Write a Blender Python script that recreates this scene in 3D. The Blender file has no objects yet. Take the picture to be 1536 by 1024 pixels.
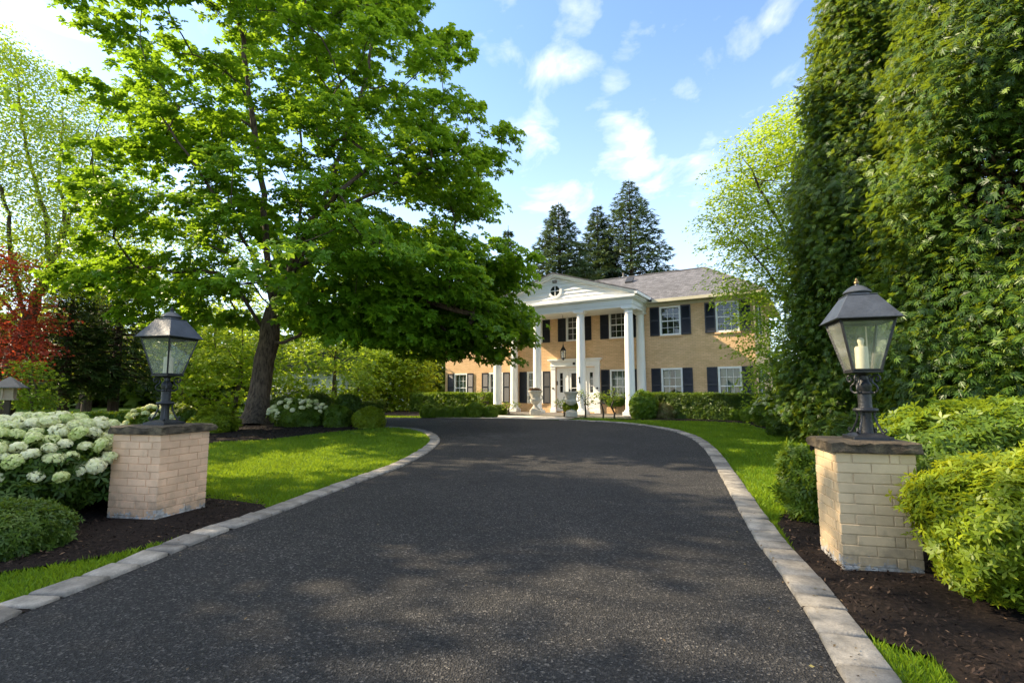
import bpy, bmesh, math, random
import numpy as np
from mathutils import Vector, Matrix
random.seed(7)
RNG = np.random.default_rng(11)
sc = bpy.context.scene
COL = sc.collection
PI = math.pi

# ------------------------------------------------------------------ camera facts (metres, +Y away from the viewer)
F_PX, EYE, TILT = 755.0, 1.36, math.atan(78.16/755.0)
def gz(y):
    s = np.clip((np.asarray(y, float)-3.0)/19.0, 0, 1)
    return 0.36*s*s*(3-2*s)
def ray(px, py):
    a = (px-768)/F_PX; b = (512-py)/F_PX
    return np.array([a, math.cos(TILT)-b*math.sin(TILT), math.sin(TILT)+b*math.cos(TILT)])
def at(px, py):
    d = ray(px, py); z = 0.0
    for _ in range(60):
        k = (z-EYE)/d[2]; z = .5*z+.5*float(gz(k*d[1]))
    return (float(d[0]*k), float(d[1]*k))
def pt(px, py, Y):
    d = ray(px, py); k = Y/d[1]
    return (float(d[0]*k), float(Y), float(d[2]*k+EYE))

# ------------------------------------------------------------------ bookkeeping
def tag(o, label=None, cat=None, group=None, kind=None):
    if label: o['label'] = label
    if cat: o['category'] = cat
    if group: o['group'] = group
    if kind: o['kind'] = kind
    return o
def empty(name, loc=(0,0,0), rz=0):
    o = bpy.data.objects.new(name, None); COL.objects.link(o)
    o.location = loc; o.rotation_euler = (0,0,rz); o.empty_display_size = .2
    return o
def link(name, me, mat=None, parent=None):
    o = bpy.data.objects.new(name, me); COL.objects.link(o)
    if mat is not None and not me.materials: me.materials.append(mat)
    if parent is not None: o.parent = parent
    return o
def dup(root, loc=None, rz=None, scale=None, label=None, group=None):
    r = root.copy(); COL.objects.link(r)
    if loc is not None: r.location = loc
    if rz is not None: r.rotation_euler = (0,0,rz)
    if scale is not None: r.scale = scale
    if label: r['label'] = label
    if group: r['group'] = group
    for ch in list(root.children):
        c = ch.copy(); COL.objects.link(c); c.parent = r
        for gch in list(ch.children):
            d = gch.copy(); COL.objects.link(d); d.parent = c
    return r

def mesh_quads(name, V, Q, tint=None, smooth=False):
    me = bpy.data.meshes.new(name)
    V = np.ascontiguousarray(V, dtype=np.float32); Q = np.ascontiguousarray(Q, dtype=np.int32)
    n, k = Q.shape
    me.vertices.add(len(V)); me.vertices.foreach_set('co', V.ravel())
    me.loops.add(n*k); me.loops.foreach_set('vertex_index', Q.ravel())
    me.polygons.add(n); me.polygons.foreach_set('loop_start', np.arange(0, n*k, k, dtype=np.int32))
    if smooth: me.polygons.foreach_set('use_smooth', np.ones(n, dtype=bool))
    if tint is not None:
        a = me.attributes.new('tint', 'FLOAT', 'FACE'); a.data.foreach_set('value', np.ascontiguousarray(tint, dtype=np.float32))
    me.update(calc_edges=True)
    return me

class MB:
    """collects small solids into one mesh"""
    def __init__(s): s.v = []; s.f = []
    def add(s, v, f, M=None):
        b = len(s.v)
        if M is not None: v = [tuple(M @ Vector(p)) for p in v]
        s.v += [tuple(p) for p in v]; s.f += [tuple(i+b for i in q) for q in f]
        return s
    def box(s, x0, x1, y0, y1, z0, z1, M=None):
        v = [(x0,y0,z0),(x1,y0,z0),(x1,y1,z0),(x0,y1,z0),(x0,y0,z1),(x1,y0,z1),(x1,y1,z1),(x0,y1,z1)]
        return s.add(v, [(0,3,2,1),(4,5,6,7),(0,1,5,4),(1,2,6,5),(2,3,7,6),(3,0,4,7)], M)
    def lathe(s, prof, n=20, c=(0,0,0), cap=True, M=None):
        v = []; f = []
        for (r, z) in prof:
            for k in range(n):
                a = 2*PI*k/n; v.append((c[0]+r*math.cos(a), c[1]+r*math.sin(a), c[2]+z))
        for i in range(len(prof)-1):
            for k in range(n):
                k2 = (k+1) % n
                f.append((i*n+k, i*n+k2, (i+1)*n+k2, (i+1)*n+k))
        if cap:
            f.append(tuple(range(n-1, -1, -1))); f.append(tuple((len(prof)-1)*n+k for k in range(n)))
        return s.add(v, f, M)
    def frustum(s, z0, z1, a0, a1, c=(0,0), M=None, b0=None, b1=None):
        b0 = a0 if b0 is None else b0; b1 = a1 if b1 is None else b1
        v = [(c[0]-a0,c[1]-b0,z0),(c[0]+a0,c[1]-b0,z0),(c[0]+a0,c[1]+b0,z0),(c[0]-a0,c[1]+b0,z0),
             (c[0]-a1,c[1]-b1,z1),(c[0]+a1,c[1]-b1,z1),(c[0]+a1,c[1]+b1,z1),(c[0]-a1,c[1]+b1,z1)]
        return s.add(v, [(0,3,2,1),(4,5,6,7),(0,1,5,4),(1,2,6,5),(2,3,7,6),(3,0,4,7)], M)
    def tube(s, path, rad, n=8, cap=True, M=None):
        P = np.array(path, float)
        R = np.full(len(P), rad) if np.isscalar(rad) else np.array(rad, float)
        V, Q = tube_arr(P, R, n)
        f = [tuple(q) for q in Q]
        if cap: f += [tuple(range(n-1,-1,-1)), tuple((len(P)-1)*n+k for k in range(n))]
        return s.add([tuple(p) for p in V], f, M)
    def prism(s, poly, y0, y1, M=None):
        """poly in x,z extruded from y0 to y1"""
        n = len(poly)
        v = [(x,y0,z) for x,z in poly]+[(x,y1,z) for x,z in poly]
        f = [tuple(range(n)), tuple(range(2*n-1,n-1,-1))]+[(i,n+i,n+(i+1)%n,(i+1)%n) for i in range(n)]
        return s.add(v, f, M)
    def build(s, name, mat, parent=None, smooth=None, bevel=0, seg=1):
        me = bpy.data.meshes.new(name); me.from_pydata(s.v, [], s.f)
        bm = bmesh.new(); bm.from_mesh(me); bmesh.ops.recalc_face_normals(bm, faces=bm.faces)
        bm.to_mesh(me); bm.free()
        if smooth is not None:
            me.shade_smooth(); me.set_sharp_from_angle(angle=math.radians(smooth))
        o = link(name, me, mat, parent)
        if bevel:
            m = o.modifiers.new('bevel', 'BEVEL'); m.width = bevel; m.segments = seg; m.limit_method = 'ANGLE'
        return o

def tube_arr(P, R, n=8):
    """ring mesh along a polyline"""
    m = len(P)
    T = np.zeros_like(P); T[1:-1] = P[2:]-P[:-2]; T[0] = P[1]-P[0]; T[-1] = P[-1]-P[-2]
    T /= np.linalg.norm(T, axis=1)[:,None]+1e-9
    ref = np.array([1.,0,0]) if abs(T[0][0]) < .8 else np.array([0,1.,0])
    V = np.zeros((m*n,3)); ang = np.arange(n)*2*PI/n
    u = ref
    for i in range(m):
        u = u-T[i]*np.dot(u,T[i]); u /= np.linalg.norm(u)+1e-9
        w = np.cross(T[i],u)
        V[i*n:(i+1)*n] = P[i]+R[i]*(np.cos(ang)[:,None]*u+np.sin(ang)[:,None]*w)
    i = np.arange(m-1)[:,None]*n; k = np.arange(n)[None,:]; k2 = (k+1) % n
    Q = np.stack([i+k, i+k2, i+n+k2, i+n+k], -1).reshape(-1,4)
    return V, Q

# ------------------------------------------------------------------ materials
def new_mat(name):
    m = bpy.data.materials.new(name); m.use_nodes = True
    nt = m.node_tree; nt.nodes.clear()
    out = nt.nodes.new('ShaderNodeOutputMaterial')
    return m, nt, out
def N(nt, typ, **kw):
    n = nt.nodes.new(typ)
    for k, v in kw.items():
        if k.startswith('i_'): n.inputs[k[2:].replace('_',' ')].default_value = v
        else: setattr(n, k, v)
    return n
def ramp(nt, stops, fac, interp='LINEAR'):
    r = nt.nodes.new('ShaderNodeValToRGB'); r.color_ramp.interpolation = interp
    e = r.color_ramp.elements
    while len(e) < len(stops): e.new(.5)
    for el, (p, c) in zip(e, stops):
        el.position = p; el.color = (*c, 1) if len(c) == 3 else c
    nt.links.new(fac, r.inputs[0]); return r
def noise(nt, scale, detail=4, rough=.55, vec=None, coord='Object'):
    n = N(nt, 'ShaderNodeTexNoise'); n.inputs['Scale'].default_value = scale
    n.inputs['Detail'].default_value = detail; n.inputs['Roughness'].default_value = rough
    if vec is None:
        tc = N(nt, 'ShaderNodeTexCoord'); vec = tc.outputs[coord]
    nt.links.new(vec, n.inputs['Vector']); return n
def plain(name, col, rough=.6, metal=0, var=.12, scale=6, bump=0, bscale=40, spec=.5, coat=0):
    m, nt, out = new_mat(name)
    b = N(nt, 'ShaderNodeBsdfPrincipled'); b.inputs['Roughness'].default_value = rough
    b.inputs['Metallic'].default_value = metal; b.inputs['Specular IOR Level'].default_value = spec
    if coat: b.inputs['Coat Weight'].default_value = coat
    n = noise(nt, scale, 6)
    lo = tuple(c*(1-var) for c in col); hi = tuple(min(1,c*(1+var)) for c in col)
    r = ramp(nt, [(.3,lo),(.7,hi)], n.outputs['Fac'])
    nt.links.new(r.outputs[0], b.inputs['Base Color'])
    if bump:
        bn = noise(nt, bscale, 5); bp = N(nt, 'ShaderNodeBump'); bp.inputs['Strength'].default_value = bump
        bp.inputs['Distance'].default_value = .02
        nt.links.new(bn.outputs['Fac'], bp.inputs['Height']); nt.links.new(bp.outputs[0], b.inputs['Normal'])
    nt.links.new(b.outputs[0], out.inputs[0]); return m
def leaf_mat(name, c0, c1, c2, trans=.38, tcol=None, rough=.45, spec=.35):
    m, nt, out = new_mat(name)
    a = N(nt, 'ShaderNodeAttribute', attribute_name='tint')
    r = ramp(nt, [(0,c0),(.55,c1),(1,c2)], a.outputs['Fac'])
    b = N(nt, 'ShaderNodeBsdfPrincipled'); b.inputs['Roughness'].default_value = rough; b.inputs['Specular IOR Level'].default_value = spec
    nt.links.new(r.outputs[0], b.inputs['Base Color'])
    if tcol is None: tcol = tuple(min(.9, x*k) for x, k in zip(c2, (2.3, 1.9, 1.1)))
    t = N(nt, 'ShaderNodeBsdfTranslucent')
    mx = N(nt, 'ShaderNodeMixRGB'); mx.inputs[0].default_value = .6
    nt.links.new(r.outputs[0], mx.inputs[1]); mx.inputs[2].default_value = (*tcol,1)
    nt.links.new(mx.outputs[0], t.inputs['Color'])
    ms = N(nt, 'ShaderNodeMixShader'); ms.inputs[0].default_value = trans
    nt.links.new(b.outputs[0], ms.inputs[1]); nt.links.new(t.outputs[0], ms.inputs[2])
    nt.links.new(ms.outputs[0], out.inputs[0]); return m
def bark_mat(name, lo, hi, zs=.25, scale=14):
    m, nt, out = new_mat(name)
    tc = N(nt, 'ShaderNodeTexCoord'); mp = N(nt, 'ShaderNodeMapping'); mp.inputs['Scale'].default_value = (1,1,zs)
    nt.links.new(tc.outputs['Object'], mp.inputs[0])
    n = noise(nt, scale, 8, .65, mp.outputs[0]); r = ramp(nt, [(.35,lo),(.68,hi)], n.outputs['Fac'])
    b = N(nt, 'ShaderNodeBsdfPrincipled'); b.inputs['Roughness'].default_value = .9; b.inputs['Specular IOR Level'].default_value = .2
    nt.links.new(r.outputs[0], b.inputs['Base Color'])
    bp = N(nt, 'ShaderNodeBump'); bp.inputs['Strength'].default_value = .9; bp.inputs['Distance'].default_value = .04
    nt.links.new(n.outputs['Fac'], bp.inputs['Height']); nt.links.new(bp.outputs[0], b.inputs['Normal'])
    nt.links.new(b.outputs[0], out.inputs[0]); return m

M = {}
M['maple'] = leaf_mat('maple_leaf', (.058,.142,.008), (.115,.25,.012), (.21,.36,.016), .48, (.42,.62,.025))
M['yellowgreen'] = leaf_mat('fresh_leaf', (.13,.17,.012), (.23,.27,.018), (.36,.37,.026), .5, (.60,.58,.05))
M['lightgreen'] = leaf_mat('light_leaf', (.085,.175,.012), (.165,.285,.016), (.28,.39,.025), .5, (.48,.60,.04))
M['midgreen'] = leaf_mat('mid_leaf', (.052,.105,.010), (.095,.17,.014), (.165,.245,.02), .4)
M['darkgreen'] = leaf_mat('dark_leaf', (.030,.064,.010), (.055,.108,.013), (.10,.165,.018), .35)
M['spruce'] = leaf_mat('spruce_needles', (.026,.055,.026), (.046,.088,.036), (.08,.13,.048), .18)
M['hemlock'] = leaf_mat('hemlock_needles', (.018,.042,.012), (.034,.072,.017), (.06,.11,.022), .25)
M['arbor'] = leaf_mat('arborvitae_leaf', (.020,.052,.009), (.050,.112,.012), (.15,.23,.016), .36, (.38,.48,.024))
M['redleaf'] = leaf_mat('red_maple_leaf', (.13,.014,.012), (.27,.03,.018), (.42,.075,.03), .45, (.75,.13,.05))
M['boxwood'] = leaf_mat('boxwood_leaf', (.058,.128,.010), (.105,.205,.013), (.19,.29,.02), .35)
M['bright'] = leaf_mat('bright_shrub_leaf', (.10,.165,.010), (.20,.28,.013), (.36,.41,.02), .42, (.54,.56,.025))
M['dried'] = leaf_mat('dried_plant', (.12,.06,.03), (.2,.11,.05), (.30,.18,.09), .2)
M['pinkgrass'] = leaf_mat('tufted_grass', (.10,.16,.03), (.2,.22,.07), (.34,.24,.14), .3)
M['grass'] = leaf_mat('grass_blade', (.072,.152,.008), (.13,.238,.010), (.22,.32,.015), .42, (.38,.48,.02), .5, .25)
M['flower'] = leaf_mat('hydrangea_petal', (.46,.56,.16), (.72,.74,.36), (.86,.83,.58), .3, (.8,.85,.4), .6, .2)
M['freshgreen'] = leaf_mat('spring_leaf', (.11,.20,.012), (.21,.33,.017), (.34,.44,.025), .52, (.58,.70,.04))
M['bark'] = bark_mat('grey_brown_bark', (.030,.022,.016), (.15,.113,.08))
M['bark2'] = bark_mat('pale_bark', (.05,.038,.026), (.17,.13,.09))
M['conifer_bark'] = bark_mat('conifer_bark', (.03,.02,.014), (.12,.085,.06))
M['twig'] = plain('twig', (.06,.045,.03), .9)

# ------------------------------------------------------------------ leaf templates  (x = leaf direction, z = leaf normal)
def kite(l=1., w=.5, a=0., x0=0., tilt=0., droop=.1, m=.45):
    p = np.array([(0,0,0),(m*l,-w/2,.03*l),(l,0,-droop*l),(m*l,w/2,.03*l)], float)
    ct, st = math.cos(tilt), math.sin(tilt)
    p = np.stack([p[:,0]*ct-p[:,2]*st, p[:,1], p[:,0]*st+p[:,2]*ct], 1)
    c, s_ = math.cos(a), math.sin(a)
    p = np.stack([p[:,0]*c-p[:,1]*s_, p[:,0]*s_+p[:,1]*c, p[:,2]], 1); p[:,0] += x0
    return p
def template(kites):
    V = np.concatenate(kites); Q = np.arange(len(V)).reshape(-1,4); return V, Q
T_LEAF = template([kite(1,.55)])
T_MAPLE = template([kite(1,.55,0,0,0,.18), kite(.85,.45,.95,0,0,.15), kite(.85,.45,-.95,0,0,.15)])
T_ROSE = template([kite(1,.62,a+.1*((k*7)%3-1),0,.12 if k%2 else -.12,.22,.6) for k, a in enumerate(np.arange(6)*2*PI/6)])
T_ROSE5 = template([kite(1,.36,a,0,.45 if k%2 else .15,.2,.5) for k, a in enumerate(np.arange(5)*2*PI/5)])
T_FROND = template([kite(1,.15,0,0,0,.22,.55), kite(.6,.15,.62,.10,.15,.2), kite(.6,.15,-.62,.10,.15,.2), kite(.5,.14,.55,.36,-.1,.2), kite(.5,.14,-.55,.36,-.1,.2)])
T_SPRIG = template([kite(.55,.2,.75,0,.15), kite(.55,.2,-.75,0,.15), kite(.55,.2,.7,.28,.15), kite(.55,.2,-.7,.28,.15), kite(.6,.22,0,.45,.05)])
T_NEEDLE = template([kite(1,.16,.0,0,0,.12,.4), kite(.75,.15,.55,.05,0,.2,.4), kite(.75,.15,-.55,.05,0,.2,.4)])
T_FLORET = template([kite(1,.95,a,0,.18,.15,.6) for a in np.arange(4)*PI/2])

def unit(a): return a/(np.linalg.norm(a, axis=-1, keepdims=True)+1e-9)
def scatter(T, P, Nrm, Dir, size, tint, rng, tj=.12):
    """place template T at P with normal Nrm, pointing along Dir; returns V,Q,tint"""
    V0, Q0 = T; n = len(P); k = len(V0)
    z = unit(Nrm); x = Dir-z*np.sum(Dir*z, 1, keepdims=True); x = unit(x); y = np.cross(z, x)
    size = np.broadcast_to(size, (n,))
    V = P[:,None,:]+size[:,None,None]*(V0[None,:,0:1]*x[:,None,:]+V0[None,:,1:2]*y[:,None,:]+V0[None,:,2:3]*z[:,None,:])
    Q = Q0[None]+(np.arange(n)*k)[:,None,None]
    tt = np.clip(np.broadcast_to(tint, (n,))[:,None]+rng.normal(0, tj, (n, len(Q0))), 0, 1)
    return V.reshape(-1,3), Q.reshape(-1,4), tt.reshape(-1)
def join(parts):
    Vs, Qs, Ts, b = [], [], [], 0
    for V, Q, t in parts:
        Vs.append(V); Qs.append(Q+b); Ts.append(t); b += len(V)
    return np.concatenate(Vs), np.concatenate(Qs), np.concatenate(Ts)
def wav(P, s, seed=0):
    """smooth pseudo noise in about -1..1"""
    r = np.random.default_rng(seed+100); o = 0
    for k in range(5):
        d = r.normal(size=3); d /= np.linalg.norm(d); o = o+np.sin(P@(d*s*(1+.45*k))+r.uniform(0,6.28))*(1/(1+.3*k))
    return o/2.6

# ------------------------------------------------------------------ trees
def resample(pl, step):
    pl = np.array(pl, float); d = np.r_[0, np.cumsum(np.linalg.norm(np.diff(pl, axis=0), axis=1))]
    # Catmull-Rom through the given points
    n = max(2, int(d[-1]/step)+1); t = np.linspace(0, d[-1], n); out = []
    for q in t:
        i = min(len(d)-2, max(0, int(np.searchsorted(d, q)-1))); u = (q-d[i])/(d[i+1]-d[i]+1e-9)
        p1, p2 = pl[i], pl[i+1]; p0 = pl[i-1] if i > 0 else 2*p1-p2; p3 = pl[i+2] if i+2 < len(pl) else 2*p2-p1
        out.append(.5*((2*p1)+(-p0+p2)*u+(2*p0-5*p1+4*p2-p3)*u*u+(-p0+3*p1-3*p2+p3)*u**3))
    return np.array(out)
def grow(limbs, targets, R0, rng, rtip=.012, wig=.08, step=.55, flare=.6, up=.0):
    """limbs: polylines, first one the trunk; every target gets a branch joined to the skeleton. returns V,Q of the wood"""
    P = []; par = []; chains = []
    for j, l in enumerate(limbs):
        l = resample(l, step)
        if j == 0: ids = []; prev = -1; pts = l
        else:
            d = np.linalg.norm(np.array(P)-l[0], axis=1); prev = int(np.argmin(d)); ids = [prev]; pts = l[1:] if d[prev] < .25 else l
        for p in pts:
            p = p+rng.normal(0, wig*.35, 3)*(0 if j == 0 and len(P) < 3 else 1)
            P.append(p); par.append(prev); prev = len(P)-1; ids.append(prev)
        chains.append(ids)
    n_l = len(P)
    T = np.array(targets); base = np.array(P)
    dmin = np.array([np.min(np.linalg.norm(base-t, axis=1)) for t in T])
    ends = []
    for ti in np.argsort(dmin):
        t = T[ti]; A = np.array(P); D = t-A; d = np.linalg.norm(D, axis=1)
        cost = d+.55*np.maximum(0, A[:,2]-t[2]+.15*d)
        cost[:3] += 5
        i = int(np.argmin(cost)); p0 = A[i]; dd = d[i]
        pd = (A[i]-A[par[i]]) if par[i] >= 0 else np.array([0,0,1.]); pd = pd/(np.linalg.norm(pd)+1e-9)
        c = p0+(t-p0)*.45+pd*dd*.22+np.array([0,0,up*dd])+rng.normal(0, wig*dd*.5, 3)
        k = max(2, int(dd/step)+1); ids = [i]; prev = i
        for s_ in np.linspace(0,1,k+1)[1:]:
            q = (1-s_)**2*p0+2*s_*(1-s_)*c+s_*s_*t
            if s_ < 1: q = q+rng.normal(0, wig*.4, 3)
            P.append(q); par.append(prev); prev = len(P)-1; ids.append(prev)
        chains.append(ids); ends.append(prev)
    cnt = np.zeros(len(P))
    kids = set(par)
    for i in range(len(P)-1, -1, -1):
        if i not in kids: cnt[i] += 1
        if par[i] >= 0: cnt[par[i]] += cnt[i]
    e = math.log(R0/rtip)/math.log(max(2, cnt[0]))
    R = rtip*np.maximum(cnt,1)**e; P = np.array(P)
    z0 = P[0][2]
    R = R*np.where(np.arange(len(P)) < len(chains[0]), 1+flare*np.exp(-np.maximum(0,P[:,2]-z0-.12)/.33), 1)
    parts = []
    for j, ids in enumerate(chains):
        if len(ids) < 2: continue
        pp = P[ids]; rr = R[ids].copy()
        if j > 0: rr[0] = min(rr[0], rr[1]*1.15)
        V, Q = tube_arr(pp, rr, 16 if j == 0 else (9 if rr[0] > .05 else 5))
        parts.append((V, Q, np.zeros(len(Q))))
    V, Q, _ = join(parts)
    return V, Q
def crown_targets(slices, cy, dep, n, rng, shell=.55, seed=0, mind=.5):
    """slices: (z, xmin, xmax) of the silhouette; dep: depth / width ratio"""
    S = np.array(sorted(slices)); out = []
    tries = 0
    while len(out) < n and tries < 60000:
        tries += 1
        z = rng.uniform(S[0,0], S[-1,0]); a = np.interp(z, S[:,0], S[:,1]); b = np.interp(z, S[:,0], S[:,2])
        w = (b-a)/2
        if rng.uniform() > (w/np.max((S[:,2]-S[:,1])/2))**1.3+.05: continue
        r = 1-abs(rng.normal(0, shell)); th = rng.uniform(0, 2*PI)
        if r < .1: continue
        p = np.array([(a+b)/2+w*r*math.cos(th), cy+w*dep*r*math.sin(th), z])
        if out and np.min(np.linalg.norm(np.array(out)-p, axis=1)) < mind: continue
        out.append(p)
    return np.array(out)
def foliage(targets, center, n, T, size, rng, sx=.45, sz=.16, upw=1., outw=.4, rnd=.45, droop=.25, tint=.5, tvar=.18):
    """leaf clusters round every target"""
    m = len(targets); P = np.repeat(targets, n, 0)
    O = unit(targets-center); O = np.repeat(O, n, 0)
    off = rng.normal(size=(m*n,3)); rad = np.linalg.norm(off, axis=1, keepdims=True); off = off/rad*np.minimum(rad, 1.9)
    off *= np.array([sx, sx, sz])
    off[:,2] -= .35*(off[:,0]**2+off[:,1]**2)/(sx+.05)*.6
    P = P+off+O*.1
    Nn = rng.normal(0, rnd, (m*n,3))+np.array([0,0,upw])+O*outw
    D = unit(off*np.array([1,1,.3])+1e-6)+rng.normal(0,.35,(m*n,3))+np.array([0,0,-droop])
    t = np.repeat(rng.normal(tint, tvar, m), n)+rng.normal(0, .08, m*n)
    return scatter(T, P, Nn, D, size*rng.uniform(.7,1.25,m*n), np.clip(t,0,1), rng)

def tree(name, label, cat, base, limbs, targets, leafs, leafmat, barkmat, R0, rng, group=None, **kw):
    root = empty(name, base); tag(root, label, cat, group)
    b = np.array(base)
    V, Q = grow(limbs, targets, R0, rng, **kw)
    link('trunk', mesh_quads('trunk', V-b, Q, smooth=True), barkmat, root)
    V, Q, t = leafs
    link('crown', mesh_quads('crown', V-b, Q, t), leafmat, root)
    return root

# ------------------------------------------------------------------ shrubs and hedges
FUZZ = .05
def shell(n, rx, ry, rz, rng, power=2., lump=.1, ls=6., depth=.3, seed=0, zmin=-.15):
    d = unit(rng.normal(size=(int(n*1.9),3))); d = d[d[:,2] > zmin][:n]
    rr = 1/((np.abs(d[:,0])**power+np.abs(d[:,1])**power+np.abs(d[:,2])**power)**(1/power))
    R = np.array([rx,ry,rz]); p = d*rr[:,None]
    k = 1+lump*wav(p*R, ls/ max(.2,(rx+ry+rz)/3)*.6, seed)+lump*.6*wav(p*R, 15., seed+2)-depth*rng.uniform(0,1,len(p))**2.2+FUZZ*np.abs(rng.normal(0,1,len(p)))*(rng.uniform(0,1,len(p)) < .3)
    nrm = unit(np.sign(d)*np.abs(p)**(power-1)/R)
    return p*R*k[:,None], nrm, k
def shrub_mesh(name, n, rx, ry, rz, T, size, rng, power=2., lump=.1, ls=6., depth=.3, rnd=.5, up=.35, tint=.5, seed=0, zmin=-.15, tipw=.8):
    p, nrm, k = shell(n, rx, ry, rz, rng, power, lump, ls, depth, seed, zmin)
    Nn = nrm*.8+rng.normal(0, rnd, p.shape)+np.array([0,0,up])
    D = nrm*tipw+rng.normal(0,.6,p.shape)+np.array([0,0,.35])
    tn = np.clip(tint+.5*wav(p, 9/(rx+ry+rz), seed+3)*.5+rng.normal(0,.13,len(p)), 0, 1)
    V, Q, t = scatter(T, p, Nn, D, size*rng.uniform(.7,1.25,len(p)), tn, rng)
    return mesh_quads(name, V, Q, t)
def stem_mesh(rx, ry, h, n, rng, r=.012, z0=0., spread=.6):
    parts = []
    for k in range(n):
        a = rng.uniform(0, 2*PI); q = spread*math.sqrt(rng.uniform(.05,1)); e = np.array([rx*q*math.cos(a), ry*q*math.sin(a), h*rng.uniform(.6,.95)])
        b = np.array([e[0]*.2, e[1]*.2, z0-.05]); mid = (b+e)/2+rng.normal(0,.03,3)+np.array([0,0,.05])
        V, Q = tube_arr(np.array([b,mid,e]), np.array([r*1.3,r,r*.5]), 5); parts.append((V,Q,np.zeros(len(Q))))
    V, Q, _ = join(parts); return mesh_quads('stem', V, Q, smooth=True)
def shrub(name, label, cat, x, y, rx, ry, rz, n, T, size, mat, rng, zc=None, rz_rot=0, group=None, stems=8, zlift=0, **kw):
    zc = rz*.85 if zc is None else zc
    z = float(gz(y))+zlift
    root = empty(name, (x,y,z), rz_rot); tag(root, label, cat, group)
    me = shrub_mesh('foliage', n, rx, ry, rz, T, size, rng, zmin=max(-.9,-zc/rz*.98), **kw)
    f = link('foliage', me, mat, root); f.location = (0,0,zc)
    if stems: link('stem', stem_mesh(rx, ry, zc+rz*.5, stems, rng, r=.008+.01*rz), M['twig'], root)
    return root
def hedge_mesh(L, W, H, n, T, size, rng, lump=.03, tint=.5, seed=0, depth=.06, rnd=.5, base=.03):
    """box hedge along x, origin at base centre"""
    area = np.array([L*W, L*H, L*H, W*H, W*H]); f = rng.choice(5, n, p=area/area.sum())
    u = rng.uniform(-1,1,n); v = rng.uniform(0,1,n); p = np.zeros((n,3)); nr = np.zeros((n,3))
    for k in range(5):
        s_ = f == k
        if k == 0: p[s_] = np.stack([u[s_]*L/2, (v[s_]-.5)*W, np.full(s_.sum(),H)],1); nr[s_] = (0,0,1)
        elif k < 3:
            sg = -1 if k == 1 else 1; p[s_] = np.stack([u[s_]*L/2, np.full(s_.sum(), sg*W/2), base+v[s_]*(H-base)],1); nr[s_] = (0,sg,0)
        else:
            sg = -1 if k == 3 else 1; p[s_] = np.stack([np.full(s_.sum(), sg*L/2), u[s_]*W/2, base+v[s_]*(H-base)],1); nr[s_] = (sg,0,0)
    nn = wav(p, 3.2, seed)*lump+wav(p, 9., seed+1)*lump*.5-depth*rng.uniform(0,1,n)**2
    # rounded shoulders
    ed = np.clip((p[:,2]-(H-.12))/.12, 0, 1)*(np.abs(p[:,1]) > W/2-.12)
    p = p+nr*nn[:,None]; p[:,1] *= 1-.05*ed; p[:,2] -= .03*ed
    Nn = nr*.9+rng.normal(0, rnd, p.shape)+np.array([0,0,.25]); D = nr*.6+rng.normal(0,.7,p.shape)+np.array([0,0,.4])
    tn = np.clip(tint+.22*wav(p, 2.5, seed+3)+rng.normal(0,.13,n), 0, 1)
    V, Q, t = scatter(T, p, Nn, D, size*rng.uniform(.7,1.25,n), tn, rng)
    return mesh_quads('foliage', V, Q, t)
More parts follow.
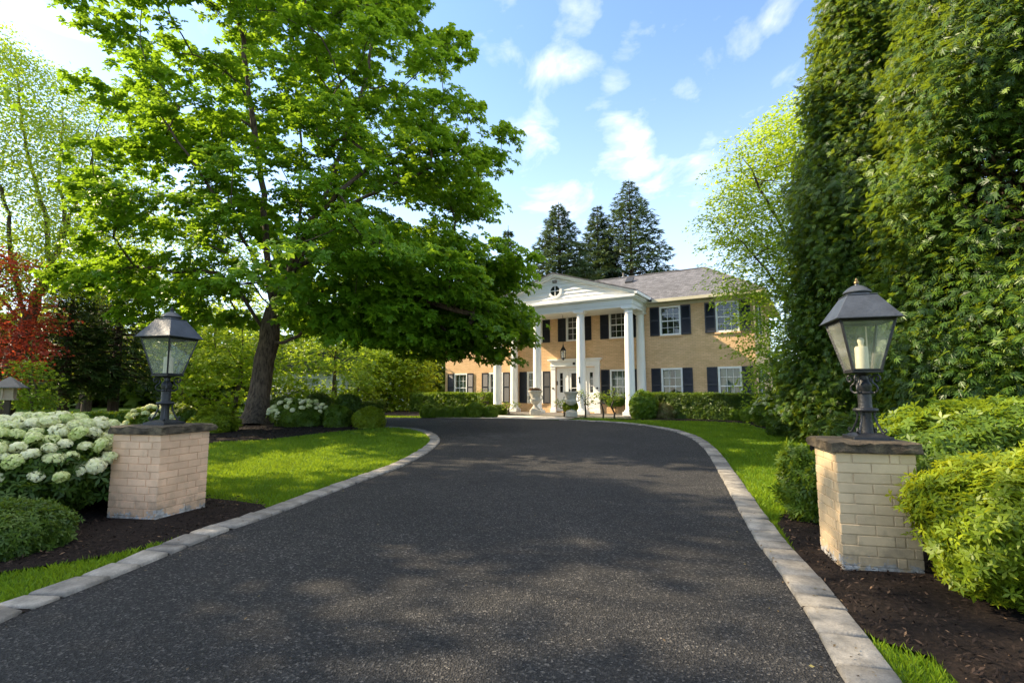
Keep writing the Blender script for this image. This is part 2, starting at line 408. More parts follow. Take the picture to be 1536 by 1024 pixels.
# ------------------------------------------------------------------ ground materials
def asphalt_mat():
    m, nt, out = new_mat('asphalt'); L = nt.links.new
    tc = N(nt, 'ShaderNodeTexCoord'); o = tc.outputs['Object']
    v = N(nt, 'ShaderNodeTexVoronoi'); v.inputs['Scale'].default_value = 88; L(o, v.inputs['Vector'])
    bw = N(nt, 'ShaderNodeSeparateColor'); L(v.outputs['Color'], bw.inputs[0])
    r = ramp(nt, [(0,(.011,.011,.0112)),(.5,(.024,.0237,.0236)),(.8,(.043,.042,.041)),(.93,(.074,.071,.067)),(1,(.16,.15,.135))], bw.outputs[0])
    big = noise(nt, .55, 5, .6, o); mid = noise(nt, 5, 5, .6, o)
    rb = ramp(nt, [(.3,(.68,.68,.70)),(.55,(1.0,.99,.97)),(.75,(1.5,1.46,1.4))], big.outputs['Fac'])
    rm = ramp(nt, [(.3,(.8,.8,.8)),(.7,(1.15,1.15,1.15))], mid.outputs['Fac'])
    m1 = N(nt, 'ShaderNodeMixRGB', blend_type='MULTIPLY'); m1.inputs[0].default_value = 1; L(r.outputs[0], m1.inputs[1]); L(rb.outputs[0], m1.inputs[2])
    m2 = N(nt, 'ShaderNodeMixRGB', blend_type='MULTIPLY'); m2.inputs[0].default_value = 1; L(m1.outputs[0], m2.inputs[1]); L(rm.outputs[0], m2.inputs[2])
    # scuffed worn spot half way up the drive
    sp = N(nt, 'ShaderNodeMapping'); sp.inputs['Location'].default_value = (.5,-9.6,0); sp.inputs['Scale'].default_value = (.9,.7,1); L(o, sp.inputs[0])
    ln = N(nt, 'ShaderNodeVectorMath', operation='LENGTH'); L(sp.outputs[0], ln.inputs[0])
    sc_ = noise(nt, 3.2, 7, .75, o)
    a1 = N(nt, 'ShaderNodeMath', operation='SUBTRACT'); L(sc_.outputs['Fac'], a1.inputs[0])
    a2 = N(nt, 'ShaderNodeMath', operation='MULTIPLY'); L(ln.outputs['Value'], a2.inputs[0]); a2.inputs[1].default_value = .16; L(a2.outputs[0], a1.inputs[1])
    rs = ramp(nt, [(.40,(0,0,0)),(.56,(1,1,1))], a1.outputs[0])
    m3 = N(nt, 'ShaderNodeMixRGB'); sm = N(nt, 'ShaderNodeMath', operation='MULTIPLY'); L(rs.outputs[0], sm.inputs[0]); sm.inputs[1].default_value = .35
    L(sm.outputs[0], m3.inputs[0]); L(m2.outputs[0], m3.inputs[1]); m3.inputs[2].default_value = (.13,.13,.13,1)
    b = N(nt, 'ShaderNodeBsdfPrincipled'); b.inputs['Roughness'].default_value = .8; b.inputs['Specular IOR Level'].default_value = .3
    L(m3.outputs[0], b.inputs['Base Color'])
    n2 = noise(nt, 75, 3, .6, o)
    ad = N(nt, 'ShaderNodeMath', operation='ADD'); L(v.outputs['Distance'], ad.inputs[0]); L(n2.outputs['Fac'], ad.inputs[1])
    bp = N(nt, 'ShaderNodeBump'); bp.inputs['Strength'].default_value = 1.; bp.inputs['Distance'].default_value = .018
    L(ad.outputs[0], bp.inputs['Height']); L(bp.outputs[0], b.inputs['Normal']); L(b.outputs[0], out.inputs[0]); return m
M['asphalt'] = asphalt_mat()
def soil_mat(name, stops, s1, bump=.9, dist=.04):
    m, nt, out = new_mat(name); L = nt.links.new
    a = noise(nt, s1, 9, .7); c = noise(nt, 1.1, 4)
    r = ramp(nt, stops, a.outputs['Fac']); rc = ramp(nt, [(.3,(.75,.75,.75)),(.7,(1.15,1.15,1.15))], c.outputs['Fac'])
    m1 = N(nt, 'ShaderNodeMixRGB', blend_type='MULTIPLY'); m1.inputs[0].default_value = 1; L(r.outputs[0], m1.inputs[1]); L(rc.outputs[0], m1.inputs[2])
    b = N(nt, 'ShaderNodeBsdfPrincipled'); b.inputs['Roughness'].default_value = .95; b.inputs['Specular IOR Level'].default_value = .15
    L(m1.outputs[0], b.inputs['Base Color'])
    bp = N(nt, 'ShaderNodeBump'); bp.inputs['Strength'].default_value = bump; bp.inputs['Distance'].default_value = dist
    L(a.outputs['Fac'], bp.inputs['Height']); L(bp.outputs[0], b.inputs['Normal']); L(b.outputs[0], out.inputs[0]); return m
M['turf'] = soil_mat('turf', [(.3,(.035,.075,.010)),(.55,(.06,.12,.012)),(.75,(.09,.15,.018))], 22, .6)
M['mulch'] = soil_mat('mulch', [(.3,(.008,.006,.005)),(.55,(.026,.018,.014)),(.78,(.065,.045,.032))], 30, 1., .05)
def stone_mat(name, lo, mid, hi, s=5, bump=.5):
    m, nt, out = new_mat(name); L = nt.links.new
    a = noise(nt, s, 8, .65); f = noise(nt, 70, 4, .6); at_ = N(nt, 'ShaderNodeAttribute', attribute_name='tint')
    r = ramp(nt, [(.3,lo),(.52,mid),(.72,hi)], a.outputs['Fac'])
    rt = ramp(nt, [(0,(.55,.54,.53)),(1,(1.25,1.22,1.15))], at_.outputs['Fac'])
    rf = ramp(nt, [(.3,(.82,.82,.82)),(.7,(1.12,1.12,1.12))], f.outputs['Fac'])
    m1 = N(nt, 'ShaderNodeMixRGB', blend_type='MULTIPLY'); m1.inputs[0].default_value = 1; L(r.outputs[0], m1.inputs[1]); L(rt.outputs[0], m1.inputs[2])
    m2 = N(nt, 'ShaderNodeMixRGB', blend_type='MULTIPLY'); m2.inputs[0].default_value = 1; L(m1.outputs[0], m2.inputs[1]); L(rf.outputs[0], m2.inputs[2])
    b = N(nt, 'ShaderNodeBsdfPrincipled'); b.inputs['Roughness'].default_value = .85; b.inputs['Specular IOR Level'].default_value = .25
    L(m2.outputs[0], b.inputs['Base Color'])
    ad = N(nt, 'ShaderNodeMath', operation='ADD'); L(a.outputs['Fac'], ad.inputs[0]); L(f.outputs['Fac'], ad.inputs[1])
    bp = N(nt, 'ShaderNodeBump'); bp.inputs['Strength'].default_value = bump; bp.inputs['Distance'].default_value = .012
    L(ad.outputs[0], bp.inputs['Height']); L(bp.outputs[0], b.inputs['Normal']); L(b.outputs[0], out.inputs[0]); return m
M['paver'] = stone_mat('paver', (.135,.128,.116), (.235,.222,.20), (.33,.312,.282), 7)
M['concrete'] = plain('concrete', (.5,.46,.39), .9, 0, .12, 3, .25)

# ------------------------------------------------------------------ ground, drive, kerbs
def sheet(name, poly, step, mat, lift, mound=0, edge=None):
    bm = bmesh.new(); vs = [bm.verts.new((x,y,0)) for x,y in poly]; bm.faces.new(vs)
    P = np.array(poly)
    for ax in (0,1):
        for c in np.arange(P[:,ax].min()+step, P[:,ax].max(), step):
            no = (1,0,0) if ax == 0 else (0,1,0); co = (c,0,0) if ax == 0 else (0,c,0)
            bmesh.ops.bisect_plane(bm, geom=bm.verts[:]+bm.edges[:]+bm.faces[:], plane_co=co, plane_no=no)
    bmesh.ops.triangulate(bm, faces=bm.faces[:])
    seg = np.stack([P, np.roll(P,-1,0)], 1)
    for v in bm.verts:
        z = float(gz(v.co.y))+lift
        if mound:
            q = np.array([v.co.x, v.co.y]); a = seg[:,0]; d = seg[:,1]-a
            t = np.clip(np.sum((q-a)*d,1)/(np.sum(d*d,1)+1e-9),0,1); dist = np.min(np.linalg.norm(a+t[:,None]*d-q,axis=1))
            z += mound*min(1, dist/.45)*(.75+.25*math.sin(v.co.x*3.1)*math.sin(v.co.y*2.7))
        v.co.z = z
    bmesh.ops.recalc_face_normals(bm, faces=bm.faces)
    me = bpy.data.meshes.new(name); bm.to_mesh(me); bm.free()
    if me.polygons and me.polygons[0].normal.z < 0: me.flip_normals()
    me.shade_smooth()
    return tag(link(name, me, mat), kind='structure')

ys = np.r_[-6, np.linspace(0, 24, 49), 30, 45, 70, 120, 300, 900]
xs = np.array([-900,-300,-100,-40,-20,-10,0,10,20,40,100,300,900.])
gv = np.array([[(x, y, float(gz(y))-.012) for x in xs] for y in ys]).reshape(-1,3); nx = len(xs)
gq = np.array([[i*nx+j, i*nx+j+1, (i+1)*nx+j+1, (i+1)*nx+j] for i in range(len(ys)-1) for j in range(nx-1)])
tag(link('ground', mesh_quads('ground', gv, gq), M['turf']), kind='structure')

def smooth_line(pts, step=.12):
    p = resample(np.c_[np.array(pts), np.zeros(len(pts))], step)[:,:2]; return p
KR = [at(*p) for p in [(1330,1110),(1270,1024),(1220,936),(1169,857),(1127,798),(1083,717),(1057,674),(1031,654.5),(996,643.8),(952,636.8),(909,633.2),(838,629.8)]]
KL = [at(*p) for p in [(-110,985),(0,932),(110,890),(205,852),(330,800),(400,776),(500,738),(560,715.6),(602,700),(638,681),(655,668),(659.5,659),(650,650),(630,644.5),(605,641.5)]]
KL += [(-5.6,17.2),(-8.2,18.6),(-12,19.3),(-20,19.6)]
KR = [(KR[0][0]-.9, KR[0][1]-2.6)]+KR; KL = [(KL[0][0]-.05, KL[0][1]-3.)]+KL
KR, KL = smooth_line(KR), smooth_line(KL)
far = [KR[-1], (.4,20.2), (-2,20.9), (-6,21.6), (-12,22.4), (-22,23)]
drive_poly = [tuple(p) for p in KL[::3]]+[(-24,19.7),(-24,23)]+far[::-1][1:-1]+[tuple(p) for p in KR[::-3]]
sheet('driveway', drive_poly, .6, M['asphalt'], .0)
def kerb(name, line, side, w=.245, seed=1):
    r = np.random.default_rng(seed)
    d = np.r_[0, np.cumsum(np.linalg.norm(np.diff(line,axis=0),axis=1))]
    tn = unit(np.gradient(line, axis=0)); nn = np.stack([-tn[:,1], tn[:,0]],1)*side
    V=[];Q=[];T=[]; s_=0.
    f = lambda A, q: np.array([np.interp(q, d, A[:,0]), np.interp(q, d, A[:,1])])
    while s_ < d[-1]-.3:
        ln = r.choice([.20,.29,.36],p=[.3,.4,.3])*r.uniform(.95,1.05); a0, a1 = s_+.012, min(d[-1], s_+ln-.012)
        hz = .030+r.uniform(-.005,.005); sk = r.normal(0,.010); w0, w1 = r.uniform(-.004,.004,2); tl = r.normal(0,.003,4)
        c = []
        for q, dq, off in ((a0,sk,-.006+w0),(a1,sk,-.006+w0),(a1,-sk,w+w1),(a0,-sk,w+w1)):
            pp = f(line, q+dq)+unit(f(nn, q))*off; c.append(pp)
        c = np.array(c); m = c.mean(0); b = len(V)
        for ins, zz in ((0,-.05),(0,hz-.011),(.012,hz)):
            for i_, p in enumerate(c):
                q = p+(m-p)/np.linalg.norm(m-p)*ins*1.3; V.append((q[0],q[1],float(gz(q[1]))+zz+(tl[i_] if zz > 0 else 0)))
        for l in (0,4):
            for k in range(4): Q.append((b+l+k, b+l+(k+1)%4, b+l+4+(k+1)%4, b+l+4+k))
        Q.append((b+8,b+9,b+10,b+11)); T += [r.uniform(.15,.95)]*9; s_ += ln
    b = len(V); ki = list(range(0, len(line)-1, 4)); nq0 = len(Q)
    for i in ki:
        for off in (.0, w-.006): q = line[i]+nn[i]*off; V.append((q[0],q[1],float(gz(q[1]))+.006))
    for j in range(len(ki)-1): Q.append((b+2*j,b+2*j+1,b+2*j+3,b+2*j+2)); T.append(.5)
    me = mesh_quads(name, np.array(V), np.array(Q), np.array(T))
    me.materials.append(M['paver']); me.materials.append(M['mulch'])
    for p in me.polygons[nq0:]: p.material_index = 1
    bm = bmesh.new(); bm.from_mesh(me); bmesh.ops.recalc_face_normals(bm, faces=bm.faces); bm.to_mesh(me); bm.free()
    return tag(link(name, me, M['paver']), kind='structure')
kerb('kerb', KR, -1, seed=3); kerb('kerb', KL, 1, seed=5)
sheet('path', [(-3.2,20.95),(.4,20.25),(1.7,20.0),(2.35,20.4),(2.9,21.3),(1.2,22.6),(-.6,23.2),(-2.4,22.6)], .8, M['concrete'], .018)

mulch_polys = {
 'tree': [at(*p) for p in [(290,668),(330,663),(400,660),(450,654),(500,648.5),(545,644.5),(574,642)]]+[(-5.4,17.0),(-8.3,18.3),(-12,18.8),(-15,18.6),(-15.5,15.6)],
 'left': [at(*p) for p in [(-160,905),(0,861),(100,846),(205,826),(250,814),(330,789),(400,764),(392,758),(350,752),(305,748),(230,705),(100,668),(-120,668)]],
 'right': [at(*p) for p in [(1166,787),(1197,834),(1240,884),(1290,948),(1330,968),(1400,990),(1440,1030),(1560,1250)]]+[(5.0,2.2),(7.5,6),(10.2,9.6),(11,14.5),(8.6,14.6)]+[at(*p) for p in [(1215,668),(1212,700),(1195,745),(1180,770)]],
 'house': [at(*p) for p in [(905,629.5),(960,630),(1050,632),(1120,636),(1150,645),(1200,650),(1230,640),(1180,624)]]+[(9.2,20.4),(4.9,20.6)],
}
for k, p in mulch_polys.items(): sheet('mulch_bed', p, .35 if k in ('left','right') else .8, M['mulch'], .016, .05 if k != 'house' else .02)
bed2 = [(-9.5,23.4),(-6,22.6),(-2.2,21.9),(-.9,23.6),(-3.2,28.0),(-9,31.0)]
sheet('mulch_bed', bed2, 1., M['mulch'], .016, .02)

def inside(P, poly):
    poly = np.array(poly); x, y = P[:,0], P[:,1]; c = np.zeros(len(P), bool); j = len(poly)-1
    for i in range(len(poly)):
        xi, yi = poly[i]; xj, yj = poly[j]
        hit = ((yi > y) != (yj > y)) & (x < (xj-xi)*(y-yi)/(yj-yi+1e-12)+xi); c ^= hit; j = i
    return c
# outer side lines of the kerbs bound the lawns
def offset(line, side, w):
    tn = unit(np.gradient(line, axis=0)); return line+np.stack([-tn[:,1], tn[:,0]],1)*side*w
KRo, KLo = offset(KR,-1,.25), offset(KL,1,.25)
lawn_left = [tuple(p) for p in KLo[::3]]+[(-20,16),(-20,7),(-8,3),(-4.5,-.5)]
lawn_right = [tuple(p) for p in KRo[::3]]+[(4,20.6),(9,20),(13,18),(13,8),(6,1.5),(3.6,-1)]
verge_far = [(-24,23.2),(-12,22.6),(-6,21.9),(-2.1,21.2),(-2.1,22.2),(-6,23.2),(-10,24.6),(-24,26)]
garden = [(-30,20),(-20,19.8),(-12,19.5),(-12,15),(-16,12),(-30,14)]
LAWNS = [lawn_left, lawn_right, verge_far, garden]
def grass(rng):
    parts = []
    bands = [(0,6,5200,.045,.0065),(6,10,3000,.045,.010),(10,15,1500,.05,.015),(15,26,620,.055,.026)]
    for (y0,y1,den,h,w) in bands:
        x0, x1 = (-y1*1.12-1, y1*1.12+1); n = int(den*(x1-x0)*(y1-y0))
        P = np.stack([rng.uniform(x0,x1,n), rng.uniform(y0,y1,n)],1)
        P = P[np.abs(P[:,0]) < P[:,1]*1.1+.6]
        ok = np.zeros(len(P), bool)
        for l in LAWNS: ok |= inside(P, l)
        for k, l in mulch_polys.items(): ok &= ~inside(P, l)
        ok &= ~inside(P, bed2) & ~inside(P, drive_poly)
        P = P[ok]; n = len(P)
        q3 = np.c_[P, np.zeros(n)]
        hh = h*(1+.25*wav(q3,1.3,5))*rng.uniform(.6,1.35,n)
        a = rng.uniform(0,2*PI,n); lean = rng.uniform(.1,.75,n)*hh; la = rng.uniform(0,2*PI,n)
        z = gz(P[:,1])-.012
        dx, dy = np.cos(a)*w/2, np.sin(a)*w/2; lx, ly = np.cos(la)*lean, np.sin(la)*lean
        V = np.empty((n,4,3))
        V[:,0] = np.stack([P[:,0]-dx,P[:,1]-dy,z],1); V[:,1] = np.stack([P[:,0]+dx,P[:,1]+dy,z],1)
        V[:,2] = np.stack([P[:,0]+dx*.8+lx*.35,P[:,1]+dy*.8+ly*.35,z+hh*.6],1); V[:,3] = np.stack([P[:,0]+lx,P[:,1]+ly,z+hh],1)
        t = np.clip(.5+.28*wav(q3,.9,9)+.22*wav(q3,4.,2)+.15*np.sin(P[:,0]*5.2+P[:,1]*1.4)+rng.normal(0,.2,n),0,1)
        parts.append((V.reshape(-1,3), np.arange(n*4).reshape(-1,4), t))
    V,Q,t = join(parts); return mesh_quads('grass', V, Q, t)
tag(link('grass', grass(np.random.default_rng(3)), M['grass']), 'short bright green lawn grass beside the dark driveway', 'grass', kind='stuff')
def chips(rng):
    parts = []
    for k, den, ymax, s in (('left',900,8,.028),('right',900,8.5,.028),('tree',110,20,.06)):
        p = np.array(mulch_polys[k]); n = int(den*(p[:,0].max()-p[:,0].min())*(min(ymax,p[:,1].max())-max(1.5,p[:,1].min())))
        P = np.stack([rng.uniform(p[:,0].min(),p[:,0].max(),n), rng.uniform(max(1.5,p[:,1].min()),min(ymax,p[:,1].max()),n)],1)
        P = P[inside(P,p)]; n = len(P)
        pos = np.c_[P, gz(P[:,1])+.016+.05*np.clip(rng.normal(.75,.28,n),0,1.5)]
        V,Q,t = scatter(template([kite(1,.3,0,-.5,0,.05,.5)]), pos, rng.normal(0,.45,(n,3))+np.array([0,0,1]), rng.normal(size=(n,3)), s*rng.uniform(.5,1.8,n), rng.beta(1.2,3.2,n), rng)
        parts.append((V,Q,t))
    V,Q,t = join(parts); return mesh_quads('mulch_chips', V, Q, t)
def litter(rng):
    P = []
    for line, sd in ((KR,1),(KL,-1)):
        i = rng.integers(0, len(line)-1, 420); tn = unit(np.gradient(line, axis=0))[i]; nn = np.stack([-tn[:,1],tn[:,0]],1)*sd
        P.append(line[i]+nn*np.abs(rng.normal(0,.16,420))[:,None]*rng.choice([1,-.8],420)[:,None]+rng.normal(0,.03,(420,2)))
    P.append(np.stack([rng.uniform(-3.5,3.5,130), rng.uniform(2,14,130)],1)); P = np.concatenate(P); n = len(P)
    pos = np.c_[P, gz(P[:,1])+.012+.03*(rng.uniform(size=n) < 0)]
    near = np.min(np.linalg.norm(P[:,None,:]-np.concatenate([KRo[::4],KLo[::4],offset(KR,-1,.12)[::4],offset(KL,1,.12)[::4]])[None],axis=2),axis=1) < .2
    pos[near,2] += .026
    V,Q,t = scatter(T_LEAF, pos, rng.normal(0,.25,(n,3))+np.array([0,0,1]), rng.normal(size=(n,3)), rng.uniform(.008,.03,n), rng.beta(1.5,1.8,n), rng)
    return mesh_quads('leaf_litter', V, Q, t)
M['litter'] = leaf_mat('fallen_leaf', (.035,.022,.012), (.13,.085,.035), (.24,.20,.06), .1)
tag(link('leaf_litter', litter(np.random.default_rng(14)), M['litter']), 'tiny dry leaves and bud scales gathered along the drive edges', 'leaf litter', kind='stuff')
M['chip'] = leaf_mat('bark_chip', (.010,.007,.006), (.045,.03,.022), (.26,.16,.09), 0., None, .9, .15)
tag(link('mulch_chips', chips(np.random.default_rng(4)), M['chip']), 'loose dark bark chips covering the planting beds', 'mulch', kind='stuff')
# ------------------------------------------------------------------ the house
HX, HY, HR = 3.082, 24.576, -.553
def brick_mat(name, c1, c2, mort, bw=.21, bh=.072, ms=.007, bump=.35):
    m, nt, out = new_mat(name); L = nt.links.new
    tc = N(nt, 'ShaderNodeTexCoord'); sp = N(nt, 'ShaderNodeSeparateXYZ'); L(tc.outputs['Object'], sp.inputs[0])
    ad = N(nt, 'ShaderNodeMath', operation='ADD'); L(sp.outputs[0], ad.inputs[0]); L(sp.outputs[1], ad.inputs[1])
    cb = N(nt, 'ShaderNodeCombineXYZ'); L(ad.outputs[0], cb.inputs[0]); L(sp.outputs[2], cb.inputs[1])
    b = N(nt, 'ShaderNodeTexBrick'); L(cb.outputs[0], b.inputs['Vector']); b.inputs['Scale'].default_value = 1
    b.inputs['Brick Width'].default_value = bw; b.inputs['Row Height'].default_value = bh; b.inputs['Mortar Size'].default_value = ms
    b.inputs['Mortar Smooth'].default_value = .4
    b.inputs['Color1'].default_value = (*c1,1); b.inputs['Color2'].default_value = (*c2,1); b.inputs['Mortar'].default_value = (*mort,1)
    n = noise(nt, .7, 6, .65); rn = ramp(nt, [(.3,(.84,.83,.81)),(.7,(1.08,1.07,1.05))], n.outputs['Fac'])
    mx = N(nt, 'ShaderNodeMixRGB', blend_type='MULTIPLY'); mx.inputs[0].default_value = 1; L(b.outputs['Color'], mx.inputs[1]); L(rn.outputs[0], mx.inputs[2])
    p = N(nt, 'ShaderNodeBsdfPrincipled'); p.inputs['Roughness'].default_value = .85; p.inputs['Specular IOR Level'].default_value = .2
    L(mx.outputs[0], p.inputs['Base Color'])
    bp = N(nt, 'ShaderNodeBump', invert=True); bp.inputs['Strength'].default_value = bump; bp.inputs['Distance'].default_value = .008
    L(b.outputs['Fac'], bp.inputs['Height']); L(bp.outputs[0], p.inputs['Normal']); L(p.outputs[0], out.inputs[0]); return m
M['brick'] = brick_mat('tan_brick', (.80,.545,.32), (.69,.455,.25), (.55,.37,.21))
M['white'] = plain('white_paint', (.86,.86,.84), .5, 0, .04, 2)
M['navy'] = plain('navy_shutter_paint', (.012,.015,.024), .45, 0, .15, 4)
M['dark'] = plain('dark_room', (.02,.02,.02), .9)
M['black'] = plain('black_iron', (.012,.012,.013), .4, 0, .2, 20)
M['curtain'] = plain('curtain', (.17,.22,.17), .9, 0, .2, 8)
M['step'] = plain('grey_stone_step', (.20,.18,.155), .85, 0, .15, 5, .2)
M['gutter'] = plain('cream_gutter', (.55,.50,.36), .5, 0, .08, 3)
M['urnstone'] = plain('urn_stone', (.46,.43,.36), .9, 0, .18, 7, .5, 60)
def glass_mat(name='window_glass', tint=(.85,.9,.88), refl=1.0):
    m, nt, out = new_mat(name); L = nt.links.new
    lw = N(nt, 'ShaderNodeLayerWeight'); lw.inputs[0].default_value = .5; fr = N(nt, 'ShaderNodeMath', operation='POWER'); L(lw.outputs['Facing'], fr.inputs[0]); fr.inputs[1].default_value = 4
    t = N(nt, 'ShaderNodeBsdfTransparent'); t.inputs[0].default_value = (*tint,1)
    g = N(nt, 'ShaderNodeBsdfGlossy'); g.inputs['Roughness'].default_value = .01
    n = noise(nt, 1.7, 2); bp = N(nt, 'ShaderNodeBump'); bp.inputs['Strength'].default_value = .06; bp.inputs['Distance'].default_value = .05
    L(n.outputs['Fac'], bp.inputs['Height']); L(bp.outputs[0], g.inputs['Normal'])
    mu = N(nt, 'ShaderNodeMath', operation='MULTIPLY_ADD'); L(fr.outputs[0], mu.inputs[0]); mu.inputs[1].default_value = refl; mu.inputs[2].default_value = .09*refl
    ms = N(nt, 'ShaderNodeMixShader'); L(mu.outputs[0], ms.inputs[0]); L(t.outputs[0], ms.inputs[1]); L(g.outputs[0], ms.inputs[2])
    L(ms.outputs[0], out.inputs[0]); return m
M['glass'] = glass_mat(refl=.9)
def shingle_mat():
    m, nt, out = new_mat('roof_shingle'); L = nt.links.new
    tc = N(nt, 'ShaderNodeTexCoord'); mp = N(nt, 'ShaderNodeMapping'); mp.inputs['Scale'].default_value = (1,2.2,2.2); L(tc.outputs['Object'], mp.inputs[0])
    sp = N(nt, 'ShaderNodeSeparateXYZ'); L(tc.outputs['Object'], sp.inputs[0])
    cb = N(nt, 'ShaderNodeCombineXYZ'); L(sp.outputs[0], cb.inputs[0]); L(sp.outputs[2], cb.inputs[1])
    b = N(nt, 'ShaderNodeTexBrick'); L(cb.outputs[0], b.inputs['Vector']); b.inputs['Scale'].default_value = 1
    b.inputs['Brick Width'].default_value = .26; b.inputs['Row Height'].default_value = .075; b.inputs['Mortar Size'].default_value = .006
    b.inputs['Color1'].default_value = (.135,.135,.145,1); b.inputs['Color2'].default_value = (.072,.072,.078,1); b.inputs['Mortar'].default_value = (.05,.05,.054,1)
    n = noise(nt, 4, 7, .7, mp.outputs[0]); rn = ramp(nt, [(.35,(.6,.6,.62)),(.65,(1.3,1.28,1.28))], n.outputs['Fac'])
    mx = N(nt, 'ShaderNodeMixRGB', blend_type='MULTIPLY'); mx.inputs[0].default_value = 1; L(b.outputs['Color'], mx.inputs[1]); L(rn.outputs[0], mx.inputs[2])
    p = N(nt, 'ShaderNodeBsdfPrincipled'); p.inputs['Roughness'].default_value = .9; L(mx.outputs[0], p.inputs['Base Color'])
    bp = N(nt, 'ShaderNodeBump', invert=True); bp.inputs['Strength'].default_value = .6; bp.inputs['Distance'].default_value = .02
    L(b.outputs['Fac'], bp.inputs['Height']); L(bp.outputs[0], p.inputs['Normal']); L(p.outputs[0], out.inputs[0]); return m
M['shingle'] = shingle_mat()

house = tag(empty('house', (HX,HY,0), HR), 'tan brick two storey house with white columned portico and dark shutters', 'house')
X0, X1, DEP, WTOP, FLOOR = -8.1, 8.0, 7.2, 5.42, .50
WW, SW = .92, .42                      # window frame width, shutter width
UB, UT, LB, LT = 3.93, 5.23, .88, 2.48
bays = {-3:-6.995, -2:-4.631, -1:-2.24, 0:0., 1:2.24, 2:4.631, 3:6.995}
openings = []
for i, x in bays.items():
    openings.append((x-WW/2, x+WW/2, UB, UT))
    if i: openings.append((x-WW/2, x+WW/2, LB, LT))
DOORW = (-1.06, 1.06, FLOOR, 2.64)
openings.append(DOORW)
def wall_open(mb, x0, x1, z0, z1, ops, rev=.14, y=0., M_=None):
    xs_ = sorted({x0,x1,*[o[0] for o in ops],*[o[1] for o in ops]}); zs_ = sorted({z0,z1,*[o[2] for o in ops],*[o[3] for o in ops]})
    for a, b in zip(xs_, xs_[1:]):
        for c, d in zip(zs_, zs_[1:]):
            if any(o[0] <= (a+b)/2 <= o[1] and o[2] <= (c+d)/2 <= o[3] for o in ops): continue
            mb.add([(a,y,c),(b,y,c),(b,y,d),(a,y,d)], [(0,1,2,3)], M_)
    for (a,b,c,d) in ops:
        mb.add([(a,y,c),(b,y,c),(b,y,d),(a,y,d),(a,y+rev,c),(b,y+rev,c),(b,y+rev,d),(a,y+rev,d)], [(0,4,5,1),(1,5,6,2),(2,6,7,3),(3,7,4,0)], M_)
w = MB(); wall_open(w, X0, X1, .1, WTOP, openings)
side_ops = [(1.05,1.05+WW,LB,LT),(1.05,1.05+WW,UB,UT)]
MS = Matrix.Translation((X1,0,0)) @ Matrix.Rotation(PI/2, 4, 'Z')       # local x -> house y
wall_open(w, 0, DEP, .1, WTOP, side_ops, .14, 0, MS)
w.add([(X0,0,.1),(X0,DEP,.1),(X0,DEP,WTOP),(X0,0,WTOP)], [(0,1,2,3)]); w.add([(X0,DEP,.1),(X1,DEP,.1),(X1,DEP,WTOP),(X0,DEP,WTOP)], [(0,1,2,3)])
wall = w.build('wall', M['brick'], house)
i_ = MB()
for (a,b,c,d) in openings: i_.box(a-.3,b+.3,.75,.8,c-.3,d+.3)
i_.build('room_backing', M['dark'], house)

def window(x, zb, zt, parent, M_=None, curtain=None, seed=0, y=0):
    h = zt-zb; f = MB(); fw = .075
    f.box(x-WW/2, x-WW/2+fw, y-.02, y+.10, zb, zt, M_); f.box(x+WW/2-fw, x+WW/2, y-.02, y+.10, zb, zt, M_)
    f.box(x-WW/2+fw, x+WW/2-fw, y-.02, y+.10, zt-fw, zt, M_); f.box(x-WW/2+fw, x+WW/2-fw, y-.02, y+.10, zb, zb+fw, M_)
    zm = (zb+zt)/2; f.box(x-WW/2+fw, x+WW/2-fw, y+.035, y+.085, zm-.022, zm+.022, M_)
    fr = f.build('window', M['white'], parent)
    s = MB(); gx0, gx1 = x-WW/2+fw, x+WW/2-fw
    for za, zc, yo in ((zm+.022, zt-fw, .05), (zb+fw, zm-.022, .064)):
        for k in (1,2): xx = gx0+(gx1-gx0)*k/3; s.box(xx-.009, xx+.009, y+yo, y+yo+.016, za, zc, M_)
        zz = (za+zc)/2; s.box(gx0, gx1, y+yo+.003, y+yo+.013, zz-.009, zz+.009, M_)
    s.build('glazing_bars', M['white'], fr)
    g = MB(); g.add([(gx0,y+.075,zb+fw),(gx1,y+.075,zb+fw),(gx1,y+.075,zt-fw),(gx0,y+.075,zt-fw)], [(0,1,2,3)], M_); g.build('pane', M['glass'], fr)
    si = MB(); si.box(x-WW/2-.05, x+WW/2+.05, y-.06, y+.0, zb-.075, zb-.003, M_); si.build('sill', M['brick'], fr, bevel=.008)
    if curtain:
        c = MB(); n = 40; v = []; fc = []
        rr = random.Random(seed)
        spans = [(gx0, gx0+.36*(gx1-gx0)), (gx1-.36*(gx1-gx0), gx1)] if curtain == 1 else [(gx0, gx1)]
        for (a,b) in spans:
            o = len(v)
            for k in range(n+1):
                xx = a+(b-a)*k/n; yy = y+.2+.02*math.sin(k*.9+rr.random()*.4); v += [(xx,yy,zb+.02),(xx,yy,zt-.02)]
            fc += [(o+2*k, o+2*k+2, o+2*k+3, o+2*k+1) for k in range(n)]
        c.add(v, fc, M_); c.build('curtain', M['curtain'], fr)
    return fr
